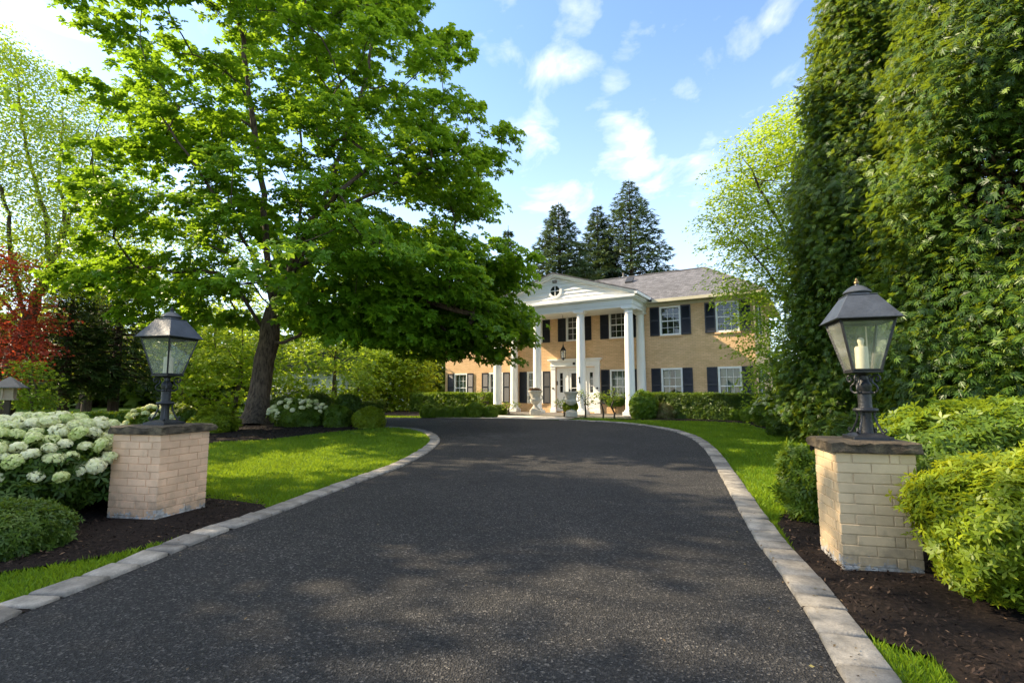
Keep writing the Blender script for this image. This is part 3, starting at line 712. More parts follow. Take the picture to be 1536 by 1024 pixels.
def shutter(x, zb, zt, parent, M_=None):
    s = MB(); t = .035; r = .045; y0 = -.055
    s.box(x-SW/2, x-SW/2+r, y0, y0+t, zb, zt, M_); s.box(x+SW/2-r, x+SW/2, y0, y0+t, zb, zt, M_)
    zm = zb+(zt-zb)*.53
    for a, b in ((zb,zb+.07),(zm-.03,zm+.03),(zt-.055,zt)): s.box(x-SW/2+r, x+SW/2-r, y0, y0+t, a, b, M_)
    for a, b in ((zb+.07,zm-.03),(zm+.03,zt-.055)):
        n = int((b-a)/.05)
        for k in range(n):
            z = a+(b-a)*(k+.5)/n
            s.add([(x-SW/2+r,y0+.006,z-.024),(x+SW/2-r,y0+.006,z-.024),(x+SW/2-r,y0+.03,z+.024),(x-SW/2+r,y0+.03,z+.024),
                   (x-SW/2+r,y0+.012,z-.028),(x+SW/2-r,y0+.012,z-.028),(x+SW/2-r,y0+.034,z+.018),(x-SW/2+r,y0+.034,z+.018)],
                  [(0,1,2,3),(7,6,5,4),(0,4,5,1),(3,2,6,7)], M_)
    s.box(x-SW/2+r, x+SW/2-r, y0+.0345, y0+.05, zb, zt, M_)
    return s.build('shutter', M['navy'], parent)
for i, x in bays.items():
    window(x, UB, UT, house, None, 0 if i in (0,2,3) else 0, i)
    if i: window(x, LB, LT, house, None, 2 if i in (1,3,-3) else 1, i+20)
    for sg in (-1,1):
        xx = x+sg*(WW/2+SW/2+.012)
        shutter(xx, UB, UT, house)
        if i: shutter(xx, LB, LT, house)
for (a,b,c,d) in side_ops:
    window((a+b)/2, c, d, house, MS)
    for sg in (-1,1): shutter((a+b)/2+sg*(WW/2+SW/2+.012), c, d, house, MS)
# frieze board under the eave, gutter, roof
OV = .45; EZ = 5.50; RY, RZ, RL, RR = 3.6, 7.63, -5.65, 5.55
g = MB(); g.box(X0-.02, X1+.02, -.035, -.003, WTOP-.16, WTOP); g.build('frieze_board', M['gutter'], house)
g = MB()
g.box(X0-OV, -4.0, -OV-.10, -OV, EZ-.13, EZ); g.box(4.0, X1+OV, -OV-.10, -OV, EZ-.13, EZ)
g.box(X1+OV, X1+OV+.10, -OV-.1, DEP+OV, EZ-.13, EZ); g.box(X0-OV-.1, X0-OV, -OV-.1, DEP+OV, EZ-.13, EZ)
g.box(X0-OV, X1+OV, -OV, DEP+OV, EZ-.105, EZ-.07)
g.build('gutter', M['gutter'], house)
e = [(X0-OV-.06,-OV-.06,EZ),(X1+OV+.06,-OV-.06,EZ),(X1+OV+.06,DEP+OV+.06,EZ),(X0-OV-.06,DEP+OV+.06,EZ),(RL,RY,RZ),(RR,RY,RZ)]
r = MB(); r.add([(x,y,z+.004) for x,y,z in e], [(0,1,5,4),(1,2,5),(2,3,4,5),(3,0,4),(0,3,2,1)])
roof = r.build('roof', M['shingle'], house)
r = MB(); r.tube([(RL,RY,RZ+.01),(RR,RY,RZ+.01)], .05, 6); r.tube([(RR,RY,RZ+.01),(X1+OV+.06,-OV-.06,EZ+.02)], .045, 6); r.tube([(RR,RY,RZ+.01),(X1+OV+.06,DEP+OV,EZ+.02)], .045, 6)
r.build('ridge_cap', M['shingle'], roof)
v = MB(); zr = lambda y: EZ+(RZ-EZ)*(y+OV)/(RY+OV)
v.add([(1.75,2.5,zr(2.5)+.02),(2.15,2.5,zr(2.5)+.02),(2.15,2.85,zr(2.85)+.14),(1.75,2.85,zr(2.85)+.14),(1.75,2.5,zr(2.5)+.10),(2.15,2.5,zr(2.5)+.10),(2.15,2.85,zr(2.85)+.2),(1.75,2.85,zr(2.85)+.2)],
      [(0,3,2,1),(4,5,6,7),(0,1,5,4),(1,2,6,5),(2,3,7,6),(3,0,4,7)]); v.build('roof_vent', M['black'], roof)
v = MB(); v.tube([(1.2,RY+.3,RZ-.3),(1.2,RY+.3,RZ+.35)], .05, 10); v.build('vent_pipe', M['step'], roof)
# portico -----------------------------------------------------------
PD, PS = 1.80, 2.228; ABOT = 5.03
cols = [((k-1.5)*PS, -PD) for k in range(4)]+[(-1.5*PS,-.22),(1.5*PS,-.22)]
for (x,y) in cols:
    c = MB(); rb, rt = .205, .175; z0 = FLOOR; prof = [(rb+.045,.10),(rb+.06,.125),(rb+.045,.16),(rb+.01,.175),(rb,.19)]
    H_ = ABOT-z0
    prof += [(rb-(rb-rt)*((k/10)**1.7), .19+(H_-.19-.26)*k/10) for k in range(1,11)]
    prof += [(rt+.018,H_-.255),(rt+.018,H_-.235),(rt,H_-.23),(rt,H_-.15),(rt+.03,H_-.12),(rt+.055,H_-.08)]
    c.lathe(prof, 32, (x,y,z0))
    col = c.build('column', M['white'], house, smooth=35)
    b = MB(); b.box(x-.27,x+.27,y-.27,y+.27 if y < -1 else y+.21,z0-.06,z0+.0995); b.build('column_base', M['white'], col, bevel=.01)
    b = MB(); b.box(x-.24,x+.24,y-.24,y+.24 if y < -1 else y+.21,z0+H_-.0795,z0+H_-.001); b.build('capital', M['white'], col, bevel=.006)
EXW = 1.5*PS+.22; YF = -PD-.22
e_ = MB()
def ring(mb, x, yf, z0, z1, t):      # front and two side beams
    mb.box(-x, x, yf, yf+t, z0, z1); mb.box(-x, -x+t, yf+t, -.04, z0, z1); mb.box(x-t, x, yf+t, -.04, z0, z1)
ring(e_, EXW, YF, ABOT, ABOT+.11, .42); ring(e_, EXW+.025, YF-.025, ABOT+.1105, ABOT+.32, .44); ring(e_, EXW+.06, YF-.06, ABOT+.3205, ABOT+.355, .44)
ring(e_, EXW+.16, YF-.16, ABOT+.3555, ABOT+.40, .5); ring(e_, EXW+.21, YF-.21, ABOT+.4005, ABOT+.50, .5)
e_.build('entablature', M['white'], house)
e_ = MB(); e_.box(-EXW+.4, EXW-.4, YF+.4, -.04, ABOT+.06, ABOT+.1); e_.build('porch_ceiling', M['white'], house)
APX, PZ0 = 6.70, ABOT+.5005; HWX = EXW+.21
p = MB(); nb = 7; hgt = APX-PZ0; yb = YF-.02
for k in range(nb):      # overlapping horizontal boards in the gable
    za, zb_ = PZ0+hgt*k/nb, PZ0+hgt*(k+1)/nb
    xa, xb = HWX*(1-k/nb)-.02, max(.01, HWX*(1-(k+1)/nb)-.02)
    p.add([(-xa,yb-.045,za),(xa,yb-.045,za),(xb,yb,zb_),(-xb,yb,zb_),(-xa,yb+.02,za),(xa,yb+.02,za)], [(0,1,2,3),(0,4,5,1)])
ped = p.build('pediment', M['white'], house)
rk = MB(); sl = hgt/HWX
def rake(y0, y1, top, thick, over):
    for sg in (-1,1):
        xe = HWX+over
        a = (sg*xe, PZ0+sl*(-over)+top); b_ = (0, APX+top); rk.prism([a, b_, (b_[0], b_[1]-thick), (a[0], a[1]-thick)], y0, y1)
rake(yb-.20, yb-.026, .16, .17, .0); rake(yb-.27, yb-.2005, .16, .085, .06)
rk.build('rake_moulding', M['white'], ped)
rw = MB(); cz = PZ0+.52; n = 32; mo = []
for (ri, ro, ya, yb2) in ((.235,.345,yb-.075,yb-.01),):
    vv = []; ff = []
    for k in range(n):
        a = 2*PI*k/n
        for rr_, yy in ((ri,ya),(ro,ya),(ro,yb2),(ri,yb2)): vv.append((rr_*math.cos(a), yy, cz+rr_*math.sin(a)))
    for k in range(n):
        k2 = (k+1) % n
        for j in range(4): ff.append((k*4+j, k2*4+j, k2*4+(j+1)%4, k*4+(j+1)%4))
    rw.add(vv, ff)
rw.box(-.235,.235,yb-.066,yb-.052,cz-.016,cz+.016); rw.box(-.016,.016,yb-.0665,yb-.0515,cz-.235,cz+.235)
ri_ = rw.build('round_window', M['white'], ped, smooth=40)
dk = MB(); dk.add([(.24*math.cos(2*PI*k/n), yb-.05, cz+.24*math.sin(2*PI*k/n)) for k in range(n)], [tuple(range(n))])
M['darkglass'] = plain('dark_glass', (.02,.024,.028), .06, 0, .2, 3, 0, 40, .8); dk.build('round_pane', M['darkglass'], ped)
sp_ = MB(); sp_.box(-.09,.09,yb-.16,yb-.03,APX-.27,APX-.17); sp_.build('gable_light', M['step'], ped)
pr = MB(); yr = zr  # portico roof slabs running back into the main roof
for sg in (-1,1):
    xe = HWX+.10; zt_ = .175
    a0 = (sg*xe, yb-.30, PZ0-sl*.10+zt_); a1 = (0, yb-.30, APX+zt_)
    yi = lambda z: (z-EZ)/(RZ-EZ)*(RY+OV)-OV+.25
    b1 = (0, yi(a1[2]), a1[2]); b0 = (sg*xe, yi(a0[2])+.3, a0[2]); d_ = -.05
    pts = [a0,a1,b1,b0]; pr.add(pts+[(x,y,z+d_) for x,y,z in pts], [(0,1,2,3),(7,6,5,4),(0,4,5,1),(1,5,6,2),(2,6,7,3),(3,7,4,0)])
pr.build('portico_roof', M['shingle'], house)
for sg in (-1,1):
    eg = MB(); x_ = sg*(HWX+.02); eg.box(min(x_, x_+sg*.11), max(x_, x_+sg*.11), yb-.28, -.12, PZ0-.02, PZ0+.10); eg.build('portico_gutter', M['white'], house)
# porch floor, step
s = MB(); s.box(-4.0,4.0,-2.35,-.003,.1,FLOOR-.065); s.build('porch_floor', M['step'], house, bevel=.015)
s = MB(); s.box(-2.9,2.2,-2.75,-2.353,.1,FLOOR-.16); s.build('porch_step', M['step'], house, bevel=.015)
# door case
d = MB()
for sg in (-1,1):
    x_ = sg*1.17; d.box(x_-.12,x_+.12,-.09,-.003,FLOOR-.06,2.655); d.box(x_-.15,x_+.15,-.12,-.003,FLOOR-.0601,FLOOR+.12); d.box(x_-.14,x_+.14,-.115,-.003,2.58,2.62)
d.box(-1.30,1.30,-.10,-.003,2.6555,2.93); d.box(-1.33,1.33,-.13,-.003,2.70,2.725); d.box(-1.36,1.36,-.17,-.003,2.9305,2.98); d.box(-1.42,1.42,-.22,-.003,2.9805,3.05)
dc = d.build('door_surround', M['white'], house, bevel=.006)
fz = MB(); fz.box(-.055,.055,-.17,-.1005,2.76,2.87); fz.build('door_light', M['black'], dc, bevel=.01)
for sg in (-1,1):
    pl = MB(); pl.lathe([(.045,0),(.05,.02),(.03,.045)], 16, (0,0,0), True, Matrix.Translation((sg*1.17,-.0905,1.62)) @ Matrix.Rotation(PI/2,4,'X')); pl.build('doorbell', M['black'], dc, smooth=40)
pn = MB(); YD = .09
def framed(mb, x0,x1,z0,z1,gx0,gx1,g0,g1,y,t=.05):
    mb.box(x0,gx0,y,y+t,z0,z1); mb.box(gx1,x1,y,y+t,z0,z1); mb.box(gx0,gx1,y,y+t,z0,g0); mb.box(gx0,gx1,y,y+t,g1,z1)
for sg in (-1,1):
    sl_ = MB(); a, b = sorted((sg*.58, sg*1.055)); c = (a+b)/2-.02*sg
    framed(sl_, a, b, FLOOR, 2.64, c-.085, c+.085, 1.42, 2.38, YD, .05)
    for k in (1,2): z = 1.42+.96*k/3; sl_.box(c-.085,c+.085,YD+.012,YD+.03,z-.01,z+.01)
    sl_.box(c-.17,c+.17,YD-.015,YD-.0003,1.18,1.22)
    sl_.box(c-.15,c+.15,YD-.012,YD-.0003,FLOOR+.18,FLOOR+.56)
    so = sl_.build('sidelight', M['white'], house)
    q = MB(); q.add([(c-.085,YD+.035,1.42),(c+.085,YD+.035,1.42),(c+.085,YD+.035,2.38),(c-.085,YD+.035,2.38)], [(0,1,2,3)]); q.build('pane', M['glass'], so)
dd = MB(); framed(dd, -.575, .575, FLOOR, 2.64, -.40, .40, FLOOR+.02, 2.52, YD-.03, .06)
dd.build('door_frame', M['white'], house)
dr = MB(); framed(dr, -.395, .395, FLOOR+.025, 2.515, -.26, .26, 1.32, 2.36, YD-.005, .045)
dr.box(-.26,.26,YD+.004,YD+.03,1.62,1.65); dr.box(-.26,.26,YD-.015,YD-.0055,FLOOR+.2,1.16)
door = dr.build('door', M['white'], house)
q = MB(); q.add([(-.26,YD+.032,1.32),(.26,YD+.032,1.32),(.26,YD+.032,2.36),(-.26,YD+.032,2.36)], [(0,1,2,3)]); q.build('pane', M['glass'], door)
h = MB(); h.box(-.365,-.325,YD-.06,YD-.0055,1.42,1.58); h.tube([(-.345,YD-.05,1.36),(-.345,YD-.09,1.33),(-.345,YD-.09,1.26),(-.345,YD-.05,1.23)], .014, 8); h.build('door_handle', M['black'], door)
mb_ = MB(); mb_.box(-1.04,-.985,YD-.06,YD-.0005,1.78,1.98); mb_.build('letter_plate', M['black'], house, bevel=.008)
# number 1 on the third column
nu = MB(); xo, yo = .5*PS, -PD-.218
nu.prism([(xo-.022,1.86),(xo+.022,1.86),(xo+.022,2.10),(xo-.012,2.10),(xo-.055,2.055),(xo-.05,2.03),(xo-.022,2.05)], yo-.01, yo+.02)
nu.box(xo-.055,xo+.055,yo-.0102,yo+.02,1.835,1.8598)
nu.build('house_number', M['black'], house)

# porch hanging lantern -----------------------------------------------
def hpt(x, y, z=0):
    c, s_ = math.cos(HR), math.sin(HR); return (HX+x*c-y*s_, HY+x*s_+y*c, z)
def hanging(x, y, zt):
    zb = 2.95; root = tag(empty('hanging_lantern', hpt(x,y,zb), HR), 'black glazed lantern hanging on a long rod above the front door', 'lantern')
    a = MB(); a.tube([(0,0,.72),(0,0,zt-zb)], .012, 6); a.build('rod', M['black'], root)
    a = MB(); a.lathe([(.14,.44),(.15,.46),(.06,.60),(.03,.66),(.035,.70),(.012,.73)], 6); a.build('cap', M['black'], root)
    a = MB()
    for k in range(6):
        an = 2*PI*k/6; a.tube([(.12*math.cos(an),.12*math.sin(an),.08),(.14*math.cos(an),.14*math.sin(an),.44)], .012, 5)
    a.lathe([(.02,-.02),(.05,0),(.04,.03),(.12,.06),(.13,.09)], 6); a.build('cage', M['black'], root)
    a = MB(); a.lathe([(.108,.091),(.128,.439)], 6, cap=False); a.build('pane', M['glass'], root)
    a = MB(); a.lathe([(.02,.09),(.02,.25),(.028,.28),(.012,.34)], 10); a.build('bulb', M['white'], root)
hanging(-.15, -1.0, ABOT+.06)

# urns ----------------------------------------------------------------
def urn(loc, label, fill):
    root = tag(empty('urn', loc), label, 'urn', 'stone urns before the porch')
    a = MB(); a.lathe([(.20,.10),(.21,.13),(.15,.17),(.10,.24),(.09,.30),(.12,.34),(.20,.42),(.245,.50),(.235,.56),(.20,.60),(.215,.70),(.25,.80),(.30,.86),(.315,.88),(.315,.91),(.29,.92),(.25,.90),(.22,.84)], 28)
    a.build('bowl', M['urnstone'], root, smooth=40)
    a = MB(); a.box(-.23,.23,-.23,.23,-.12,.099); a.build('plinth', M['urnstone'], root, bevel=.015)
    for k in range(2):
        h_ = MB(); sg = -1 if k == 0 else 1
        h_.tube([(sg*.22,0,.50),(sg*.31,0,.56),(sg*.31,0,.68),(sg*.23,0,.72)], .022, 6); h_.build('handle', M['urnstone'], root, smooth=40)
    if fill:
        r_ = np.random.default_rng(5); f = link('planting', shrub_mesh('planting', 500, .22,.22,.10, T_SPRIG, .09, r_), M['dried'], root); f.location = (0,0,.9)
    return root
u1 = pt(803,622,21.9); u2 = pt(857,625,21.0)
urn((u1[0],u1[1],u1[2]+.12), 'pale stone urn with brown dried planting standing in front of the second white column', True)
urn((u2[0],u2[1],u2[2]+.12), 'pale stone urn with bare rim standing behind a round green bush', False)
# ------------------------------------------------------------------ gate piers and their lanterns
def painted_brick(name, col):
    m, nt, out = new_mat(name); L = nt.links.new
    tc = N(nt, 'ShaderNodeTexCoord'); o = tc.outputs['Object']
    a = noise(nt, 6, 6, .6, o); r = ramp(nt, [(.3,tuple(c*.86 for c in col)),(.7,tuple(c*1.1 for c in col))], a.outputs['Fac'])
    at_ = N(nt, 'ShaderNodeAttribute', attribute_name='tint')
    # flaked paint: pale and grey scabs on the lowest courses
    sp = N(nt, 'ShaderNodeSeparateXYZ'); L(o, sp.inputs[0])
    fl = noise(nt, 11, 7, .7, o)
    mr = N(nt, 'ShaderNodeMapRange'); mr.inputs[1].default_value = .06; mr.inputs[2].default_value = .30; mr.inputs[3].default_value = .20; mr.inputs[4].default_value = -.25
    L(sp.outputs[2], mr.inputs[0]); ad = N(nt, 'ShaderNodeMath', operation='ADD'); L(fl.outputs['Fac'], ad.inputs[0]); L(mr.outputs[0], ad.inputs[1])
    rs = ramp(nt, [(.63,(0,0,0)),(.66,(1,1,1))], ad.outputs[0])
    fc = noise(nt, 30, 4, .6, o); rc = ramp(nt, [(.4,(.30,.31,.32)),(.6,(.62,.60,.56))], fc.outputs['Fac'])
    mx = N(nt, 'ShaderNodeMixRGB'); L(rs.outputs[0], mx.inputs[0]); L(r.outputs[0], mx.inputs[1]); L(rc.outputs[0], mx.inputs[2])
    rt = ramp(nt, [(0,(.90,.895,.885)),(1,(1.08,1.075,1.065))], at_.outputs['Fac']); mt = N(nt, 'ShaderNodeMixRGB', blend_type='MULTIPLY'); mt.inputs[0].default_value = 1
    L(mx.outputs[0], mt.inputs[1]); L(rt.outputs[0], mt.inputs[2])
    st = noise(nt, 4.5, 8, .7, o); m2 = N(nt, 'ShaderNodeMapRange'); m2.inputs[1].default_value = .05; m2.inputs[2].default_value = .45; m2.inputs[3].default_value = .16; m2.inputs[4].default_value = -.1
    L(sp.outputs[2], m2.inputs[0]); a2 = N(nt, 'ShaderNodeMath', operation='ADD'); L(st.outputs['Fac'], a2.inputs[0]); L(m2.outputs[0], a2.inputs[1])
    r2 = ramp(nt, [(.52,(0,0,0)),(.72,(.55,.55,.55))], a2.outputs[0]); md = N(nt, 'ShaderNodeMixRGB'); L(r2.outputs[0], md.inputs[0]); L(mt.outputs[0], md.inputs[1]); md.inputs[2].default_value = (.19,.15,.10,1)
    p = N(nt, 'ShaderNodeBsdfPrincipled'); p.inputs['Roughness'].default_value = .6; p.inputs['Specular IOR Level'].default_value = .3; L(md.outputs[0], p.inputs['Base Color'])
    f2 = noise(nt, 45, 6, .65, o); bp = N(nt, 'ShaderNodeBump'); bp.inputs['Strength'].default_value = .45; bp.inputs['Distance'].default_value = .006
    L(f2.outputs['Fac'], bp.inputs['Height']); L(bp.outputs[0], p.inputs['Normal']); L(p.outputs[0], out.inputs[0]); return m
M['capstone'] = stone_mat('weathered_capstone', (.05,.041,.030), (.15,.12,.08), (.36,.29,.17), 8, .9)
M['lantern_metal'] = plain('grey_lantern_metal', (.045,.052,.062), .42, .35, .25, 9, .15, 30)
M['lantern_black'] = plain('black_lantern_iron', (.016,.017,.019), .45, .2, .25, 25, .3, 60)
M['brass'] = plain('tarnished_brass', (.20,.14,.06), .4, .8)
M['candle'] = plain('cream_candle_sleeve', (.78,.70,.52), .5)
def dusty_glass():
    m, nt, out = new_mat('dusty_lantern_glass'); L = nt.links.new
    t = N(nt, 'ShaderNodeBsdfTransparent'); t.inputs[0].default_value = (.88,.9,.86,1)
    g = N(nt, 'ShaderNodeBsdfGlossy'); g.inputs['Roughness'].default_value = .08; g.inputs[0].default_value = (.9,.95,.95,1)
    d = N(nt, 'ShaderNodeBsdfDiffuse'); d.inputs[0].default_value = (.62,.63,.52,1); tr = N(nt, 'ShaderNodeBsdfTranslucent'); tr.inputs[0].default_value = (.62,.63,.52,1)
    md = N(nt, 'ShaderNodeMixShader'); L(d.outputs[0], md.inputs[1]); L(tr.outputs[0], md.inputs[2])
    n = noise(nt, 5, 6, .65); r = ramp(nt, [(.3,(.10,.10,.10)),(.75,(.36,.36,.36))], n.outputs['Fac'])
    m1 = N(nt, 'ShaderNodeMixShader'); L(r.outputs[0], m1.inputs[0]); L(t.outputs[0], m1.inputs[1]); L(md.outputs[0], m1.inputs[2])
    lw = N(nt, 'ShaderNodeLayerWeight'); lw.inputs[0].default_value = .5; p5 = N(nt, 'ShaderNodeMath', operation='POWER'); L(lw.outputs['Facing'], p5.inputs[0]); p5.inputs[1].default_value = 4
    fr = N(nt, 'ShaderNodeMath', operation='ADD'); L(p5.outputs[0], fr.inputs[0]); fr.inputs[1].default_value = .06
    m2 = N(nt, 'ShaderNodeMixShader'); L(fr.outputs[0], m2.inputs[0]); L(m1.outputs[0], m2.inputs[1]); L(g.outputs[0], m2.inputs[2]); L(m2.outputs[0], out.inputs[0]); return m
M['lglass'] = dusty_glass()
def pier(loc, rz, side, H_, label, col, seed):
    r = np.random.default_rng(seed); root = tag(empty('gate_pier', loc, rz), label, 'gate pier', 'brick piers flanking the drive')
    b = MB(); h = side/2; d = .10; ch = .076; n = int(round(H_/ch)); g = .008
    for k in range(-2, n):
        z0 = k*ch+g/2; z1 = (k+1)*ch-g/2
        for f in range(4):
            full = (f % 2) == (k % 2); a0, a1 = (-h, h) if full else (-h+d+g, h-d-g)
            ln = a1-a0
            cuts = [a0, a0+.235, a0+.475, a1] if full else [a0, a0+.25, a1]
            Mx = Matrix.Rotation(f*PI/2, 4, 'Z')
            for c0, c1 in zip(cuts, cuts[1:]):
                o = r.normal(0,.0006); b.box(c0+g/2, c1-g/2, -h+o, -h+d, z0, z1, Mx)
    M_ = painted_brick('painted_brick', col)
    sh = b.build('shaft', M_, root, bevel=.003, seg=2); ta = sh.data.attributes.new('tint','FLOAT','FACE'); ta.data.foreach_set('value', np.repeat(r.uniform(0,1,len(sh.data.polygons)//6),6).astype(np.float32))
    c = MB(); c.box(-h+.007,h-.007,-h+.007,h-.007,-.1,n*ch-.002); c.build('mortar', M_, root)
    # rock-faced cap stone
    s = h+.047; t = .088; z0 = n*ch; bm = bmesh.new(); bmesh.ops.create_cube(bm, size=1)
    for v in bm.verts: v.co = Vector((v.co.x*2*s, v.co.y*2*s, z0+(v.co.z+.5)*t))
    bmesh.ops.subdivide_edges(bm, edges=bm.edges[:], cuts=22, use_grid_fill=True)
    P = np.array([v.co for v in bm.verts])
    nz = wav(P, 13, seed)+.8*wav(P, 30, seed+1)+.5*wav(P, 70, seed+2)
    for v, q in zip(bm.verts, nz):
        ex = max(abs(v.co.x), abs(v.co.y))/s; w_ = max(0, (ex-.90)/.1)
        k = 1-.036*w_*(1+q)*.9; v.co.x *= k; v.co.y *= k
        zz = (v.co.z-z0)/t; v.co.z += .011*q*w_*(1 if zz > .5 else -.6)*(1-.0)+(-.012*w_ if zz > .9 else 0)+(.006*w_ if zz < .1 else 0)
    me = bpy.data.meshes.new('capstone'); bm.to_mesh(me); bm.free(); me.shade_smooth(); me.set_sharp_from_angle(angle=math.radians(50)); link('capstone', me, M['capstone'], root)
    return z0+t
def lantern(loc, rz, label, fin):
    root = tag(empty('gate_lantern', loc, rz), label, 'lantern', 'lanterns on the gate piers'); root.scale = (.86,.86,.965)
    BK, GY = M['lantern_black'], M['lantern_metal']
    a = MB(); a.frustum(-.012,.028,.165,.160); a.frustum(.0283,.052,.14,.10); a.build('base_plate', BK, root, bevel=.004)
    a = MB(); a.lathe([(.055,.05),(.05,.08),(.045,.20),(.05,.225),(.10,.232),(.105,.243),(.10,.256),(.06,.262),(.056,.28),(.056,.375),(.066,.385),(.05,.40),(.064,.43),(.066,.455),(.045,.485),(.034,.50),(.036,.53),(.06,.548),(.11,.556)], 20)
    a.build('post', BK, root, smooth=35)
    for k in range(4):
        Mx = Matrix.Rotation(PI/4+k*PI/2, 4, 'Z'); a = MB()
        a.tube([(.15,0,.05),(.135,0,.058),(.118,0,.085),(.085,0,.15),(.072,0,.20),(.085,0,.232)], [.014,.012,.010,.010,.010,.012], 7, True, Mx)
        a.tube([(.15,0,.055),(.168,0,.07),(.160,0,.088),(.146,0,.078)], .008, 6, True, Mx)
        a.build('leg', BK, root, smooth=50)
        a = MB()
        sp = [(.05,0,.395),(.085,0,.385),(.118,0,.41),(.112,0,.445),(.082,0,.47),(.075,0,.505),(.10,0,.535),(.135,0,.53),(.145,0,.50),(.125,0,.482),(.108,0,.497),(.118,0,.514)]
        a.tube(resample(sp,.012), .0085, 6, True, Mx)
        a.build('scroll', BK, root, smooth=50)
    a = MB(); b0, b1, z0, z1 = .112, .222, .565, 1.0
    a.frustum(.556,.574,.125,.128)
    for sx in (-1,1):
        for sy in (-1,1): a.tube([(sx*b0,sy*b0,.570),(sx*b1,sy*b1,1.0)], .0135, 4)
    for k in range(4):
        Mx = Matrix.Rotation(k*PI/2, 4, 'Z'); a.tube([(-b1,-b1,.99),(b1,-b1,.99)], .012, 4, True, Mx); a.tube([(-b0,-b0,.580),(b0,-b0,.580)], .009, 4, True, Mx)
    a.build('frame', BK, root)
    for k in range(4):
        Mx = Matrix.Rotation(k*PI/2, 4, 'Z'); a = MB(); a.add([(-b0,-b0-.002,.575),(b0,-b0-.002,.575),(b1,-b1-.002,.995),(-b1,-b1-.002,.995)], [(0,1,2,3)], Mx); a.build('pane', M['lglass'], root)
    a = MB(); a.frustum(.999,1.006,.272,.276); a.frustum(1.0063,1.213,.268,.124); a.frustum(1.2133,1.222,.127,.127)
    rf = a.build('roof', GY, root, bevel=.003)
    a = MB(); a.lathe([(.10,1.222),(.10,1.238),(.118,1.244),(.12,1.252),(.108,1.266),(.078,1.29),(.045,1.308),(.02,1.315),(.018,1.325)], 28); a.build('vent_cap', GY, root, smooth=40)
    a = MB(); a.lathe([(.016,1.325),(.024,1.335),(.022,1.347),(.012,1.352),(.014,1.362),(.004,1.378)], 14); a.build('finial', fin, root, smooth=40)
    a = MB(); a.lathe([(.03,.576),(.055,.58),(.055,.77),(.046,.782)], 20); a.build('candle_sleeve', M['candle'], root, smooth=40)
    a = MB(); a.lathe([(.02,.781),(.022,.80),(.03,.83),(.022,.852),(.008,.86)], 14); a.build('bulb', M['candle'], root, smooth=60)
    a = MB(); a.tube([(.075,.075,.576),(.075,.075,.96)], .006, 6); a.build('rod', M['candle'], root)
    return root
def corner_to_centre(c, d, s):
    d = np.array(d)/np.linalg.norm(d); l = np.array([-d[1], d[0]]); q = np.array(c)+(d+l)*s/2; return q, math.atan2(d[1], d[0])
BKM = M['lantern_black']
q, a_ = corner_to_centre((-3.65,5.31), (.15,.65), .63)
zt = pier((q[0],q[1],float(gz(q[1]))-.0), a_, .63, .90, 'pinkish tan painted brick pier beside the white hydrangeas', (.74,.48,.30), 2)
lantern((q[0],q[1],zt+float(gz(q[1]))), a_+.02, 'black and grey lantern on the pier next to the white hydrangeas', BKM)
q2, a2_ = corner_to_centre((2.51,3.97), (.965,-.26), .53)
zt2 = pier((q2[0],q2[1],float(gz(q2[1]))-.01), a2_, .53, .90, 'yellowish tan brick pier half hidden by the bright green bush', (.60,.45,.27), 8)
lantern((q2[0]+.06,q2[1],zt2+float(gz(q2[1]))-.01), a2_-.03, 'black and grey lantern in front of the tall dark evergreen', M['brass'])
# ------------------------------------------------------------------ vegetation
def limb(*p): return [pt(*q) for q in p]
# --- the big shade tree on the island
rg = np.random.default_rng(21)
TY = 17.45
bx, by = at(382,638); base = (bx, by, float(gz(by))-.12)
def sil(rows, Y):
    out = []
    for (y, xl, xr) in rows:
        a = pt(xl,y,Y); b = pt(xr,y,Y); out.append((a[2], a[0], b[0]))
    return out
trunk = [base]+limb((389,590,TY),(396,545,TY),(404,500,TY),(412,462,TY))
limbs = [trunk,
 limb((404,505,TY),(432,512,TY-.3),(462,488,TY-.6),(520,465,TY-1.)),
 limb((412,462,TY),(404,420,TY+.2),(398,360,TY+.4),(394,290,TY+.3),(384,200,TY),(368,100,TY-.3),(352,10,TY-.5)),
 limb((412,462,TY),(440,402,TY-.4),(466,345,TY-.8),(488,285,TY-1.),(520,205,TY-.9),(548,120,TY-.6),(566,20,TY-.3)),
 limb((446,392,TY-.4),(500,330,TY-1.),(560,290,TY-1.5),(640,258,TY-2.),(700,222,TY-2.2)),
 limb((440,402,TY-.4),(520,368,TY+.5),(600,364,TY+1.),(670,372,TY+1.4),(745,402,TY+1.5)),
 limb((407,470,TY),(362,398,TY+.4),(300,362,TY+.8),(232,332,TY+.9)),
 limb((400,500,TY),(345,424,TY-.8),(265,404,TY-1.3),(175,402,TY-1.5),(112,404,TY-1.6)),
 limb((418,450,TY),(500,432,TY-1.2),(600,440,TY-2.),(705,470,TY-2.4)),
 limb((414,460,TY),(450,335,TY+.8),(452,235,TY+1.),(442,130,TY+.8),(432,-20,TY+.6)),
 limb((412,462,TY),(440,390,TY-1.8),(470,330,TY-3.4),(510,290,TY-4.6)),
 limb((412,462,TY),(380,380,TY-1.8),(330,300,TY-3.2),(290,240,TY-3.8)),
 limb((412,462,TY),(430,400,TY+2.),(470,340,TY+3.8),(530,300,TY+4.8)),
 limb((412,462,TY),(380,390,TY+2.),(340,320,TY+3.5),(290,280,TY+4.5))]
rows = [(520,520,745),(500,330,775),(470,205,788),(430,180,788),(400,150,778),(350,185,758),(300,165,745),(250,180,752),(200,195,762),(150,180,758),(105,165,725),(60,170,685),(0,200,640),(-70,260,590),(-140,340,510)]
S = sil(rows, TY)
